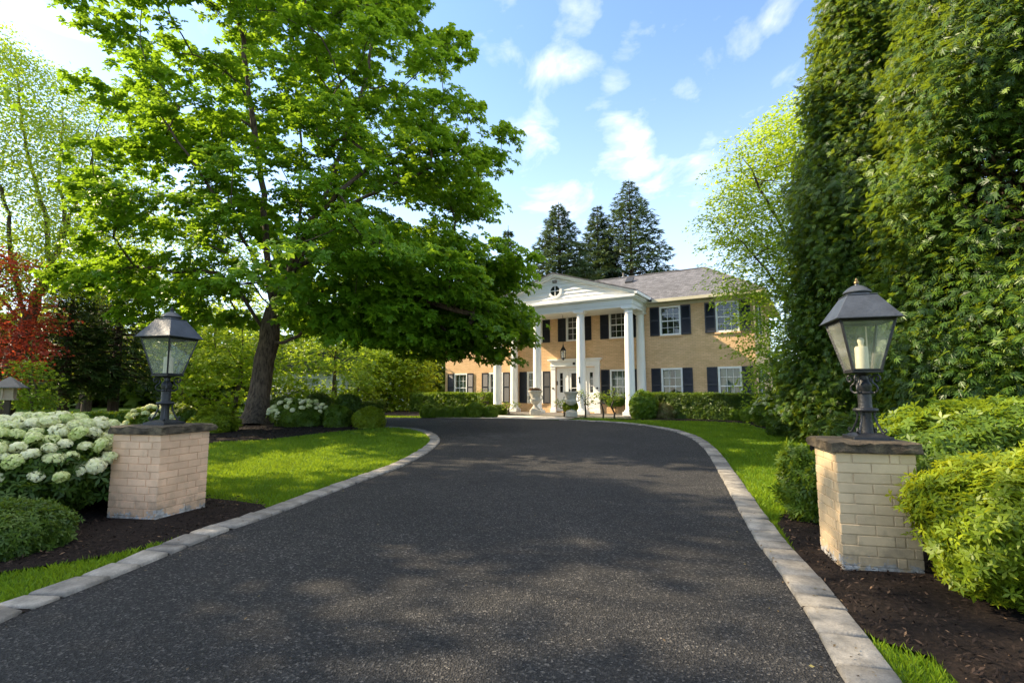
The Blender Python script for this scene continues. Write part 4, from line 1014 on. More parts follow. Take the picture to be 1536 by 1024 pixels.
tg = crown_targets(S, TY, .78, 500, rg, shell=.36, mind=.72); tg = tg[(tg[:,2] < 10.5) | (rg.uniform(size=len(tg)) < .72)]
tg = np.concatenate([tg, np.array(limb((112,404,TY-1.6),(140,402,TY-1.5),(170,398,TY-1.5),(120,408,TY-1.7),(150,412,TY-1.4)))])
rows2 = [(528,610,758),(500,490,786),(470,440,790),(430,430,790),(390,480,785),(360,520,770)]
tg = np.concatenate([tg, crown_targets(sil(rows2, TY-.6), TY-.6, .9, 120, rg, .6, mind=.5)])
# the underside arches: lift clusters near the trunk that would hang too low
low = pt(0,490,TY)[2]; dxy = np.linalg.norm(tg[:,:2]-np.array([bx,by]), axis=1)
tg = tg[(tg[:,2] > low+.1) | (tg[:,0] > bx+2.6)]; dxy = np.linalg.norm(tg[:,:2]-np.array([bx,by]), axis=1)
SUN_D = np.array([-.786,.2107,.581])
def clear(tg, pts, rad):
    """keep only the clusters that do not stand in the gaps the sun shines through"""
    keep = np.ones(len(tg), bool)
    for q in pts:
        g_ = np.array(q if len(q) == 3 else [*at(*q), float(gz(at(*q)[1]))]); v = tg-g_; t = v@SUN_D
        keep &= np.linalg.norm(v-t[:,None]*SUN_D, axis=1) > rad
    return tg[keep]
GAPS = [(3.4,3.3,.9),(3.2,3.1,.45),(3.8,3.2,.95),(4.6,4.6,1.25),(560,868),(620,885),(1180,760),(830,935),(940,965),(1040,1000),(840,690),(1020,722),(1090,740),(1000,835),(1090,860),(330,720),(450,712),(560,690),(1040,652),(1110,660),(1190,668),(430,690),(520,672),(640,650)]
tg = clear(tg, GAPS[-7:], .62)
dxy = np.linalg.norm(tg[:,:2]-np.array([bx,by]), axis=1)
tg = tg[(tg[:,2] > 2.75+1.8*np.clip(1-dxy/4.5,0,1))]
ctr = np.array([bx+1.2, by, 5.5])
T_CL = template([kite(1,.62,a+.12*((k*7)%3-1),0,.10 if k%2 else -.15,.25,.6) for k, a in enumerate(np.arange(6)*2*PI/6)]+[kite(.7,.45,.5,0,.5,.2,.55), kite(.7,.45,2.6,0,.5,.2,.55), kite(.7,.45,4.7,0,.5,.2,.55)])
hid = (tg[:,1] < TY-1.8) & (np.abs(tg[:,0]-bx-1) < 4.) & (tg[:,2] > 4.6) & (tg[:,2] < 11) & (rg.uniform(size=len(tg)) < .25); tg = tg[~hid]
V1 = foliage(tg, ctr, 60, T_CL, .170, rg, sx=.46, sz=.15, upw=1., outw=.55, rnd=.35, droop=.3, tint=.48, tvar=.16)
tree('shade_tree', 'large spreading deciduous tree with full green crown over the lawn island', 'tree', base, limbs, tg, V1, M['maple'], M['bark'], .33, rg, rtip=.013, wig=.13, step=.6, flare=.85)

# --- generic deciduous helper from a silhouette
def decid(name, label, Y, basepx, rows, ntg, nleaf, T, size, lm, bm_, R0, seed, limbs_px=(), dep=.8, shell=.42, mind=.5, sx=.4, sz=.16, rtip=.008, group=None, tint=.5, droop=.25, wig=.1, up=.0, rnd=.45, cat='tree', base=None, outw=.4, step=.55, tvar=.18):
    r = np.random.default_rng(seed)
    if base is None:
        b = pt(basepx[0], basepx[1], Y); base = (b[0], Y, float(gz(Y))-.03)
    S = sil(rows, Y); tg = crown_targets(S, Y, dep, ntg, r, shell, mind=mind)
    zlo, zhi = min(s[0] for s in S), max(s[0] for s in S)
    if limbs_px: ls = [[base]+limb(*limbs_px[0])]+[limb(*l) for l in limbs_px[1:]]
    else:
        mx = np.interp((zlo+zhi)/2, [s[0] for s in sorted(S)], [(s[1]+s[2])/2 for s in sorted(S)])
        ls = [[base, (base[0]*.7+mx*.3, Y, base[2]+(zlo-base[2])*.8), (mx, Y, zlo+(zhi-zlo)*.35), (mx, Y, zlo+(zhi-zlo)*.75)]]
    c = np.array([tg[:,0].mean(), Y, zlo+(zhi-zlo)*.3])
    lf = foliage(tg, c, nleaf, T, size, r, sx=sx, sz=sz, rnd=rnd, droop=droop, tint=tint, outw=outw, tvar=tvar)
    return tree(name, label, cat, base, ls, tg, lf, M[lm], M[bm_], R0, r, group, rtip=rtip, wig=wig, step=step, flare=.4, up=up)

# thin-leaved tall tree at the left edge
L_ = 23.
decid('tall_tree', 'tall open tree with thin yellow green leaves and dark forking limbs', L_, (4,632),
      [(440,-70,190),(400,-90,215),(350,-90,225),(300,-95,225),(250,-95,215),(200,-100,200),(160,-105,185),(120,-105,120),(75,-90,40),(40,-60,10)], 480, 105, T_LEAF, .145, 'freshgreen', 'bark', .30, 31,
      [[(14,560,L_),(38,490,L_),(72,410,L_)],
       [(72,410,L_),(100,340,L_),(128,265,L_-.5),(150,190,L_-.8),(165,150,L_-1)],[(72,410,L_),(70,330,L_+.5),(45,250,L_+1),(25,120,L_+1)],[(100,340,L_),(88,260,L_+1),(95,170,L_+1.4),(80,120,L_+1.5)],
       [(72,410,L_),(130,360,L_+1),(175,330,L_+1.5),(215,310,L_+2)],[(38,490,L_),(20,400,L_-1),(8,310,L_-1.4),(-30,210,L_-1.6)],[(38,490,L_),(-20,420,L_+1),(-60,320,L_+1.5)]],
      dep=.55, shell=.55, mind=.45, sx=.5, sz=.28, rtip=.006, droop=.5, wig=.14, up=.1, rnd=.9)
# feathery tree to the right of the house
R_ = 16.5
decid('feathery_tree', 'airy fresh green tree beside the house with thin arching branches', R_, (1215,640),
      [(640,1150,1240),(600,1140,1250),(560,1118,1250),(510,1112,1250),(470,1110,1250),(430,1085,1250),(380,1068,1250),(330,1060,1250),(290,1062,1250),(250,1085,1250),(210,1105,1245),(165,1160,1235),(140,1190,1225)], 440, 84, T_LEAF, .12, 'freshgreen', 'bark', .15, 37,
      [[(1212,560,R_),(1206,480,R_),(1200,400,R_)],
       [(1206,480,R_),(1160,420,R_-.6),(1110,360,R_-.9),(1075,330,R_-1)],[(1200,400,R_),(1165,330,R_-.4),(1135,270,R_-.6),(1115,235,R_-.7)],[(1200,400,R_),(1190,300,R_+.2),(1190,220,R_+.3),(1195,165,R_+.3)],
       [(1210,540,R_),(1165,505,R_-.8),(1120,490,R_-1.2)],[(1212,570,R_),(1175,560,R_-1),(1150,590,R_-1.4)],[(1206,480,R_),(1235,380,R_+1),(1250,280,R_+1.3)]],
      dep=.8, shell=.5, mind=.3, sx=.40, sz=.07, rtip=.006, droop=.3, wig=.12, rnd=.55, tint=.55)
# red maple
decid('red_maple', 'dark red leaved maple at the edge of the garden', 20., (8,620),
      [(570,-90,45),(540,-90,58),(500,-90,62),(460,-90,66),(420,-90,58),(390,-85,48),(370,-70,20)], 120, 46, T_MAPLE, .13, 'redleaf', 'bark', .12, 41, dep=.9, shell=.4, mind=.4, sx=.42, sz=.14, droop=.3)
# light green small trees behind the island
decid('small_tree', 'light green layered small tree behind the trunk of the big tree', 26., (345,632),
      [(618,275,440),(590,262,455),(550,268,458),(510,275,450),(480,280,440),(450,300,420)], 125, 46, T_MAPLE, .19, 'freshgreen', 'bark2', .10, 43, dep=.7, mind=.42, sx=.5, sz=.14, tint=.7)
decid('small_tree', 'light green small tree spreading between the big trunk and the yellow green tree', 27.5, (500,628),
      [(612,425,560),(580,420,575),(550,425,580),(520,430,572),(490,440,560),(470,460,540)], 105, 44, T_MAPLE, .18, 'lightgreen', 'bark2', .10, 44, dep=.7, mind=.45, sx=.5, sz=.14, tint=.7)
decid('small_tree', 'bright yellow green many stemmed small tree near the left hedge of the house', 30., (578,620),
      [(600,545,640),(580,535,648),(560,530,648),(540,535,640),(525,545,625),(512,560,600)], 150, 46, T_MAPLE, .18, 'freshgreen', 'bark2', .07, 45,
      [[(575,600,30.),(570,575,30.)],[(578,618,30.),(600,585,30.),(620,565,30.)],[(578,618,30.),(558,590,30.),(548,565,30.)],[(578,618,30.),(590,580,29.5),(590,550,29.5)]], dep=.7, mind=.42, sx=.45, sz=.2, tint=.45)
decid('background_tree', 'dark green tree standing close to the left corner of the house', 37., (650,612),
      [(600,610,690),(570,605,690),(530,610,685),(490,620,680),(470,635,670)], 110, 40, T_MAPLE, .28, 'midgreen', 'bark', .2, 46, dep=.7, mind=.6, sx=.7, sz=.3)
decid('background_tree', 'pale green tall tree seen through the left half of the big crown', 36., (270,620),
      [(560,190,360),(500,180,380),(440,185,380),(380,195,370),(330,215,350),(290,240,320)], 170, 38, T_MAPLE, .26, 'lightgreen', 'bark', .22, 47, dep=.7, mind=.6, sx=.75, sz=.3, tint=.7)
decid('background_tree', 'mid green tall tree seen below the right half of the big crown', 42., (520,615),
      [(560,470,610),(510,440,620),(460,440,620),(410,450,610),(360,480,580)], 150, 38, T_MAPLE, .28, 'midgreen', 'bark', .22, 48, dep=.7, mind=.7, sx=.8, sz=.35, tint=.6)
decid('background_tree', 'loose yellow green tree rising behind the dark hemlocks', 34., (120,622),
      [(560,60,240),(500,40,260),(440,50,260),(390,70,240),(350,100,210)], 130, 36, T_LEAF, .24, 'yellowgreen', 'bark', .2, 49, dep=.7, mind=.6, sx=.75, sz=.35, tint=.4, rnd=.8)
decid('small_tree', 'small fresh green tree beside the garden lantern', 19., (50,628),
      [(605,15,75),(585,18,72),(560,25,66),(545,35,58)], 36, 40, T_MAPLE, .10, 'lightgreen', 'bark2', .04, 50, dep=.9, mind=.25, sx=.28, sz=.1)
# trees outside the left edge whose crowns shade the drive
def shade(x, y, rows_m, seed, n, label, R0=.24, nleaf=90):
    r = np.random.default_rng(seed); base = (x, y, float(gz(y))-.03)
    S = [(z, x-w, x+w) for z, w in rows_m]; tg = crown_targets(S, y, 1., n, r, .42, mind=.9)
    tg = clear(tg, GAPS, .98)
    zlo, zhi = S[0][0], S[-1][0]
    ls = [[base, (x+.1,y,zlo), (x-.1,y+.1,zlo+(zhi-zlo)*.5), (x,y,zlo+(zhi-zlo)*.85)]]
    lf = foliage(tg, np.array([x,y,zlo+1]), nleaf, T_MAPLE, .24, r, sx=.85, sz=.26)
    tree('shade_tree', label, 'tree', base, ls, tg, lf, M['maple'], M['bark'], R0, r, rtip=.012, wig=.12)
SHADERS = [(-17.3,8.3,[(7,2.2),(9.2,3.8),(11.6,3.8),(14,2.8),(15.8,1.)],61,135,'green tree just outside the left edge of the view'),
           (-19.,11.6,[(6.5,2.4),(9,4.),(12,4.),(14.6,2.8),(16.6,1.)],62,125,'second green tree beyond the left edge of the view')]
for s_ in SHADERS: shade(*s_)

# --- conifers
def conifer(name, label, base, H_, R_, seed, lm='spruce', z0=.12, whorls=34, per=9, nq=26, size=.42, group=None, droop=.35, trunkR=.22, bare=0, up=.25, vis=None):
    r = np.random.default_rng(seed); root = tag(empty(name, base), label, 'tree', group)
    V, Q = tube_arr(np.array([(0,0,-.1),(0,0,H_*.3),(.05,0,H_*.7),(0,0,H_)]), np.array([trunkR*1.25,trunkR,trunkR*.5,.02]), 10)
    parts = [(V,Q,np.zeros(len(Q)))]; P=[];D=[];NN=[];SZ=[];TT=[]
    for k in range(whorls):
        f = (k+r.uniform(-.3,.3))/whorls; f = min(.985,max(0,f)); z = H_*(z0+(1-z0)*f)
        ln0 = R_*(1-f)**.82*(1-.35*math.exp(-f*14))+.12
        a0 = r.uniform(0,2*PI); tb = r.normal(.5,.12)
        for j in range(per):
            a = a0+2*PI*j/per+r.normal(0,.15); ln = ln0*r.uniform(.72,1.15); u = np.array([math.cos(a),math.sin(a),0])
            m = max(6, int(nq*(ln/R_)**.75)); s_ = np.sqrt(r.uniform(.04,1,m))
            cz = up*(1-f*.2)*s_*ln-droop*ln*(s_**2)*1.25*(1.1-f)
            side = r.normal(0,.17,m)*ln*(.3+.7*(1-s_))+r.normal(0,.04,m); w_ = np.array([-u[1],u[0],0])
            p = u*(s_*ln)[:,None]+w_*side[:,None]; p[:,2] += z+cz-np.abs(r.normal(0,.10,m))
            P.append(p); sg = np.sign(side)[:,None]
            D.append(u*.9+w_*sg*.65+np.array([0,0,-.22])+r.normal(0,.22,(m,3))); NN.append(np.array([0,0,1.])+r.normal(0,.35,(m,3)))
            SZ.append(size*(.5+.6*(ln/R_))*r.uniform(.7,1.2,m)); TT.append(np.clip(tb+.25*(s_-.5)+r.normal(0,.1,m),0,1))
            if ln > .4:
                q = np.array([0,.4,.8]); bp_ = u*(q*ln)[:,None]; bp_[:,2] += z+up*q*ln-droop*ln*q**2*1.25*(1.1-f)
                v_, q_ = tube_arr(bp_, np.array([.035,.022,.008])*min(1.4,ln/1.5), 4); parts.append((v_,q_,np.zeros(len(q_))))
    V,Q,_ = join(parts); link('trunk', mesh_quads('trunk', V, Q, smooth=True), M['conifer_bark'], root)
    V,Q,t = scatter(T_NEEDLE, np.concatenate(P), np.concatenate(NN), np.concatenate(D), np.concatenate(SZ), np.concatenate(TT), r)
    link('crown', mesh_quads('crown', V, Q, t), M[lm], root); return root
CY = 46.
for k, (px, top, wpx, lab) in enumerate([(841,303,98,'dark spruce with pointed top, leftmost of the three rising above the roof'),(901,308,74,'dark spruce standing in the middle of three above the roof'),(952,268,112,'tallest dark spruce rising behind the slate grey roof')]):
    Y = CY+(k-1)*1.6+(3 if k == 1 else 0); b = pt(px,615,Y); H_ = pt(px,top,Y)[2]-.4; Rr = wpx/2*Y/755*2.05
    conifer('spruce_tree', lab, (b[0],Y,.4), H_, Rr, 70+k, whorls=36, per=9, nq=64, size=.75, group='spruces behind the house', trunkR=.3, droop=.28, up=.30)
b = pt(762,600,50.); conifer('spruce_tree', 'distant dark spruce tip showing just right of the big crown', (b[0],50.,.4), pt(762,338,50.)[2]-.4, 2.6, 75, whorls=28, per=8, nq=44, size=.75, group='spruces behind the house', trunkR=.25)
for (px, Y, top, wpx, sd, lab) in [(92,24.5,395,95,81,'dark hemlock with bare lower trunk nearest the red maple'),(168,26.5,370,115,82,'dark hemlock with bare lower trunk behind the left lantern'),(128,29.,330,90,83,'taller dark hemlock between and behind two others')]:
    b = pt(px,628,Y); conifer('hemlock_tree', lab, (b[0],Y,.34), pt(px,top,Y)[2]-.34, wpx/2*Y/755*1.35, sd, 'hemlock', .20, 24, 7, 30, .46, 'dark hemlocks at the left of the garden', .45, .20, up=.12)

# --- big arborvitae on the right
def arborvitae(label, x, y, prof, n, seed, size=.26, lump=.24, tint=.45, gap=.85):
    r = np.random.default_rng(seed); z0 = float(gz(y)); root = tag(empty('arborvitae', (x,y,z0)), label, 'tree', 'tall evergreens on the right')
    pz = np.array([p[0] for p in prof]); pr = np.array([p[1] for p in prof])
    V, Q = tube_arr(np.array([(0,0,-.1),(0,.05,pz[-1]*.5),(0,0,pz[-1]*.92)]), np.array([.2,.13,.02]), 10); parts = [(V,Q,np.zeros(len(Q)))]
    # branch plumes: upright fans, each with its own tip
    m = int(n/42); zz = []
    while len(zz) < m:
        z = r.uniform(.0,pz[-1]); 
        if r.uniform() < (np.interp(z,pz,pr)/pr.max())**.8: zz.append(z)
    zz = np.array(zz); th = r.uniform(0,2*PI,m); rad = np.interp(zz,pz,pr)
    c = np.stack([np.cos(th)*rad, np.sin(th)*rad, zz],1)
    k = 1+lump*wav(c, 1.5, seed)+r.normal(0,.12,m)-np.clip(r.normal(-.25,.35,m),0,.6)*.5; c[:,:2] *= k[:,None]
    keep = wav(c, 1.9, seed+7) > -1.0+gap*.6; c = c[keep]; th = th[keep]; m = len(c)
    o = np.stack([np.cos(th),np.sin(th),np.zeros(m)],1)
    tb = np.clip(tint+.2*wav(c,.8,seed+4)+r.normal(0,.2,m),0,1)
    for i in range(0, m, 5):
        p0 = np.array([0,0,max(.2,c[i,2]-.7*np.linalg.norm(c[i,:2]))]); v_,q_ = tube_arr(np.array([p0,(p0+c[i])/2+np.array([0,0,-.05]),c[i]*np.array([.93,.93,1])]), np.array([.04,.022,.006]), 4); parts.append((v_,q_,np.zeros(len(q_))))
    q = 42; C = np.repeat(c,q,0); Oq = np.repeat(o,q,0); w_ = np.stack([-Oq[:,1],Oq[:,0],np.zeros(len(C))],1)
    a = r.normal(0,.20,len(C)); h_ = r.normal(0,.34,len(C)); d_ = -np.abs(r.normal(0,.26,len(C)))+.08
    P = C+w_*a[:,None]+Oq*(d_-1.9*a*a-.55*h_*h_)[:,None]; P[:,2] += h_-.8*np.abs(a)
    ok = P[:,2] > .05; P, Oq, w_, a = P[ok], Oq[ok], w_[ok], a[ok]; nn = len(P)
    D = Oq*.75+w_*(a*2.4)[:,None]+np.array([0,0,-.30])+r.normal(0,.36,(nn,3)); NN = Oq*.5+np.array([0,0,.7])+r.normal(0,.5,(nn,3))
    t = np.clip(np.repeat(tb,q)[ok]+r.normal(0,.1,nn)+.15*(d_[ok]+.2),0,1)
    V,Q,t = scatter(T_FROND, P, NN, D, size*r.uniform(.6,1.2,nn), t, r)
    link('crown', mesh_quads('crown', V, Q, t), M['arbor'], root)
    V,Q,_ = join(parts); link('trunk', mesh_quads('trunk', V, Q, smooth=True), M['conifer_bark'], root); return root
arborvitae('tall dense dark arborvitae standing between the feathery tree and the bulging evergreen', 8.75, 11.6, [(.0,1.45),(1.2,1.9),(3,2.0),(5,1.88),(7,1.52),(9,1.15),(11,.8),(13,.35),(13.6,.05)], 96000, 91, tint=.42, size=.19)
arborvitae('broad bulging arborvitae with bright lit top at the right edge of the view', 9.0, 8.3, [(.0,1.9),(1.5,2.35),(3,2.4),(4.5,2.2),(6,2.15),(7.5,2.0),(9,1.5),(10.3,.7),(11,.05)], 112000, 92, tint=.42, size=.18)

# --- foreground shrubs
rs = np.random.default_rng(5)
x, y = 3.62, 3.62
shrub('round_bush', 'bright yellow green rounded bush in front of the pier at the right edge', 'bush', 3.56, 3.30, .80, .62, .50, 17000, T_ROSE5, .052, M['bright'], rs, zc=.50, power=2.2, lump=.14, ls=9, depth=.34, tint=.5, seed=3, stems=14)
shrub('laurel_hedge_bush', 'dark glossy green wide bush behind the right pier', 'bush', 4.75, 4.75, 1.35, .72, .62, 14000, T_ROSE5, .066, M['midgreen'], rs, zc=.66, power=2.3, lump=.14, ls=8, depth=.30, tint=.55, seed=5, stems=14)
shrub('ferny_bush', 'small feathery green bush on the lawn edge just left of the right pier', 'bush', *at(1212,783), .20, .26, .40, 1500, T_SPRIG, .12, M['midgreen'], rs, zc=.34, tint=.55, lump=.3, depth=.6, stems=6, seed=6)
shrub('low_bush', 'low dark green bush between the white flowers and the evergreen', 'bush', *at(1212,655), .95, .6, .34, 1800, T_ROSE5, .10, M['darkgreen'], rs, zc=.25, lump=.12, seed=7)
shrub('low_bush', 'sparse dark shrub at the foot of the tall arborvitae', 'bush', 6.2, 8.6, .9, .6, .5, 2200, T_SPRIG, .16, M['darkgreen'], rs, zc=.35, lump=.2, depth=.5, seed=8)
shrub('clipped_bush', 'dense clipped dark green bush at the left edge below the hydrangeas', 'bush', -4.42, 4.45, .52, .42, .27, 5600, T_ROSE5, .046, M['darkgreen'], rs, zc=.15, power=2.3, lump=.05, ls=9, depth=.16, tint=.75, seed=9, stems=10)
shrub('green_bush', 'mid green bush between the near hydrangeas and the left pier', 'bush', -4.75, 6.5, .6, .5, .42, 2600, T_ROSE5, .07, M['boxwood'], rs, zc=.42, lump=.14, seed=10)

# hydrangeas: leaves, stems and every flower head a part
def flower_head(seed, n=330):
    r = np.random.default_rng(seed); d = unit(r.normal(size=(n,3))); d = d[d[:,2] > -.55]; n = len(d)
    p = d*np.array([1,1,.8])*(1+.07*wav(d,5,seed))[:,None]*r.uniform(.88,1.04,n)[:,None]
    t = np.clip((.30,.55,.72,.86,.62,.95)[seed%6]+.2*wav(d,2.,seed)+r.normal(0,.1,n),0,1)
    V,Q,t = scatter(T_FLORET, p, d+r.normal(0,.22,(n,3)), r.normal(size=(n,3)), .21*r.uniform(.8,1.2,n), t, r)
    return mesh_quads('flower_head', V, Q, t)
HEADS = [flower_head(102+k) for k in range(6)]
for me in HEADS: me.materials.append(M['flower'])
def hydrangea(label, x, y, rx, ry, rz, nh, hr, nleaf, seed, leaf=.085, zc=None, lm='darkgreen', hz=-.05, group='white hydrangeas', lift=0):
    r = np.random.default_rng(seed)
    root = shrub('hydrangea', label, 'flowering bush', x, y, rx, ry, rz, nleaf, T_MAPLE if leaf > .1 else T_ROSE5, leaf, M[lm], r, zc=zc, lump=.12, depth=.3, tint=.6, seed=seed, stems=10, group=group)
    zc = rz*.85 if zc is None else zc; got = []
    tries = 0
    while len(got) < nh and tries < 30000:
        tries += 1; d = unit(r.normal(size=3))
        if d[2] < hz or (d[1] > .55 and d[2] < .55): continue
        p = d*np.array([rx,ry,rz])*r.uniform(1.04,1.2)
        if got and np.min(np.linalg.norm(np.array(got)-p,axis=1)) < hr*1.48: continue
        if d[2] < .3 and r.uniform() > .42: continue
        got.append(p); o = link('flower_head', HEADS[r.integers(6)], None, root); s_ = hr*r.uniform(.78,1.14)
        o.location = (p[0],p[1],p[2]+zc); o.scale = (s_,s_,s_*r.uniform(.88,1.02)); o.rotation_euler = (d[1]*-.5+r.normal(0,.2), d[0]*.5+r.normal(0,.2), r.uniform(0,6.28))
    return root
hydrangea('large white hydrangea with big flower heads beside the left pier', -5.34, 5.65, 1.02, .85, .49, 190, .080, 4800, 7, .085, .52)
hydrangea('white hydrangea bush at the foot of the big tree trunk', *at(447,641), .86, .6, .46, 46, .085, 1800, 8, .10, .36, 'midgreen')
hydrangea('small white hydrangea behind the left lantern', *at(222,652), .50, .4, .36, 22, .085, 700, 9, .10, .36, 'midgreen')
hydrangea('white hydrangea in front of the right hedge end', *at(1168,640), .72, .55, .52, 42, .085, 1500, 10, .10, .42, 'midgreen')
hydrangea('small white hydrangea half hidden under the feathery tree', *at(1208,648), .5, .4, .4, 18, .08, 700, 12, .10, .5, 'midgreen')

# island bed shrubs
def ib(name, label, px, py, rx, rz, lm, sd, n=1500, s=.09, lump=.14): shrub(name, label, 'bush', *at(px,py), rx, rx*.85, rz, n, T_ROSE5, s, M[lm], rs, zc=rz*.62, lump=lump, seed=sd, stems=5)
ib('dark_bush', 'dark green bush right of the trunk side hydrangea', 505,642,.40,.44,'midgreen',21)
ib('dark_bush', 'dark green bush behind two yellow green ones on the tree bed', 522,638,.55,.62,'darkgreen',22)
ib('yellow_bush', 'bright yellow green round bush at the tip of the tree bed', 553,642,.48,.40,'bright',23,1800,.08,.08)
ib('yellow_bush', 'yellow green spreading bush left of the big trunk', 318,650,.62,.42,'bright',24,1600,.10,.2)
ib('dark_bush', 'low dark bush between the left lantern and the yellow bush', 272,640,.5,.42,'midgreen',25)
ib('dark_bush', 'shaded green bush immediately right of the big trunk', 425,628,.6,.55,'darkgreen',26)
ib('dark_bush', 'shaded green bush close behind the trunk side hydrangea', 478,628,.6,.62,'darkgreen',27)

# ball shrubs in front of the hedges
ball = None
def ball_at(x, y, r_, label, grp, k, lift=0):
    global ball
    z = float(gz(y))+lift
    if ball is None:
        root = tag(empty('ball_shrub', (x,y,z), 0), label, 'bush', grp)
        f = link('foliage', shrub_mesh('foliage', 1500, 1, .95, .82, T_ROSE5, .17, np.random.default_rng(30), power=2.3, lump=.04, depth=.14, zmin=-.75, tint=.55), M['boxwood'], root); f.location = (0,0,.62)
        link('stem', stem_mesh(.9,.9,1.,6,np.random.default_rng(31),.03), M['twig'], root)
        root.scale = (r_,r_,r_); ball = root; return root
    return dup(ball, (x,y,z), k*1.3, (r_*(1+.1*math.sin(k*2.1)), r_, r_*(1+.08*math.cos(k*1.7))), label, grp)
G1 = 'clipped balls before the left hedge'
for k, (px, r_, lab) in enumerate([(643,.36,'clipped green ball shrub at the far left of its row'),(661,.26,'smallest clipped green ball, second in the left row'),(673,.33,'clipped green ball shrub, third from the left end of its row'),(691,.33,'clipped green ball shrub, fourth from the left end of its row'),(711,.40,'widest clipped green ball, nearest the first column'),(735,.34,'clipped green ball at the foot of the first white column')]):
    x, y = at(px,626); ball_at(x, y-.0 if k else y, r_, lab, G1, k)
G2 = 'low shrubs before the right hedge'
for k, (px, py, r_, lab) in enumerate([(1022,627,.30,'small green ball under the right hedge, just right of the pinkish tuft'),(1040,628,.26,'second small green ball from the pinkish tuft'),(1052,628.5,.27,'third small green ball from the pinkish tuft'),(1068,629,.33,'small green ball below the middle of the right hedge'),(1086,630,.38,'wide low green ball below the right hedge window'),(1106,631,.36,'low green ball, second from the right end hydrangea'),(1128,633,.40,'low green ball next to the right end hydrangea'),(1142,634,.32,'low green ball touching the right end hydrangea')]):
    x, y = at(px,py); ball_at(x, y, r_, lab, G2, k+7)
# clipped hedges by the house
def hedge(name, label, pA, pB, W, H_, n, size, lm, sd, tint=.5, group=None, lump=.035):
    a, b = np.array(pA), np.array(pB); L_ = np.linalg.norm(b-a); c = (a+b)/2; ang = math.atan2(*(b-a)[::-1])
    root = tag(empty(name, (c[0],c[1],float(gz(c[1]))), ang), label, 'hedge', group)
    link('foliage', hedge_mesh(L_, W, H_, n, T_ROSE5, size, np.random.default_rng(sd), tint=tint, seed=sd, lump=lump), M[lm], root)
    m = MB(); m.box(-L_/2+.1,L_/2-.1,-W/2+.1,W/2-.1,.0,H_-.12); m.build('stem', M['twig'], root); return root
def hloc(x, y): p = hpt(x,y); return (p[0],p[1])
hedge('clipped_hedge', 'clipped box hedge left of the portico with bright top', hloc(-8.9,-1.55), hloc(-4.0,-1.55), 1.0, 1.02, 7500, .10, 'boxwood', 41, .5)
hedge('clipped_hedge', 'long dark clipped hedge under the right windows of the house', hloc(3.75,-1.5), hloc(9.6,-1.5), .95, 1.0, 8500, .10, 'darkgreen', 42, .75)
hedge('low_hedge', 'long low trimmed hedge at the back of the left garden', at(48,637), at(262,636), .6, .40, 4200, .09, 'boxwood', 43, .25)
hedge('low_hedge', 'low dark hedge across the drive under the yellow green tree', (-12.4,26.8), (-6.6,26.4), .8, .55, 3000, .12, 'darkgreen', 44, .6)
shrub('round_bush', 'round green bush at the left end of the dark right hedge', 'bush', *hloc(4.1,-2.55), .52,.5,.62, 2200, T_ROSE5, .09, M['boxwood'], rs, zc=.48, tint=.4, lump=.08, seed=51)
shrub('tufted_grass', 'tufted pinkish green grass clump before the right hedge', 'plant', *at(998,628), .42,.36,.34, 900, T_NEEDLE, .22, M['pinkgrass'], rs, zc=.24, tipw=1.2, seed=52, lump=.2)
shrub('round_bush', 'yellow green round bush before the bare stone urn', 'bush', *at(856,626.5), .30,.28,.25, 900, T_ROSE5, .07, M['bright'], rs, zc=.36, zlift=.1, tint=.35, lump=.05, seed=53)
shrub('low_bush', 'low bush at the foot of the left porch corner', 'bush', *hloc(-2.9,-2.75), .6,.35,.28, 900, T_ROSE5, .08, M['midgreen'], rs, zc=.2, seed=54)
# small bare-stemmed shrubs before the porch
def tuft_shrub(label, loc, h, w, seed, lm='midgreen'):
    r = np.random.default_rng(seed); z = float(gz(loc[1])); root = tag(empty('young_shrub', (*loc,z)), label, 'shrub', 'young shrubs before the porch')
    tg = np.array([(r.normal(0,w*.5), r.normal(0,w*.4), h*r.uniform(.55,1)) for _ in range(9)])
    V,Q = grow([[(0,0,-.02),(.02,0,h*.2),(0,.02,h*.4)]], tg, .03, r, rtip=.009, wig=.2, step=.12, flare=.2); link('stem', mesh_quads('stem', V, Q, smooth=True), M['twig'], root)
    V,Q,t = foliage(tg, np.array([0,0,h*.4]), 26, T_LEAF, .085, r, sx=.10, sz=.06, rnd=.7); link('foliage', mesh_quads('foliage', V, Q, t), M[lm], root); return root
for k, (lx, ly, h, w, lab) in enumerate([(.75,-2.85,.75,.28,'young shrub with bare stems just right of the bare stone urn'),(1.75,-2.9,1.0,.30,'young shrub with bare stems below the right end of the door case'),(2.5,-2.8,.95,.28,'young shrub with bare stems between two taller ones'),(3.05,-3.0,1.15,.36,'tallest young shrub with crooked stem beside the right front column'),(-3.4,-2.9,1.05,.26,'spindly young shrub in front of the first white column'),(-2.2,-2.6,.55,.25,'small young shrub between the left columns')]):
    tuft_shrub(lab, hloc(lx,ly), h, w, 60+k, 'midgreen')
shrub('window_plant', 'green plant on the sill below the window right of the door', 'plant', *hloc(2.15,-.35), .42,.2,.2, 700, T_ROSE5, .08, M['boxwood'], rs, zc=.62, zlift=0, seed=70, stems=5)

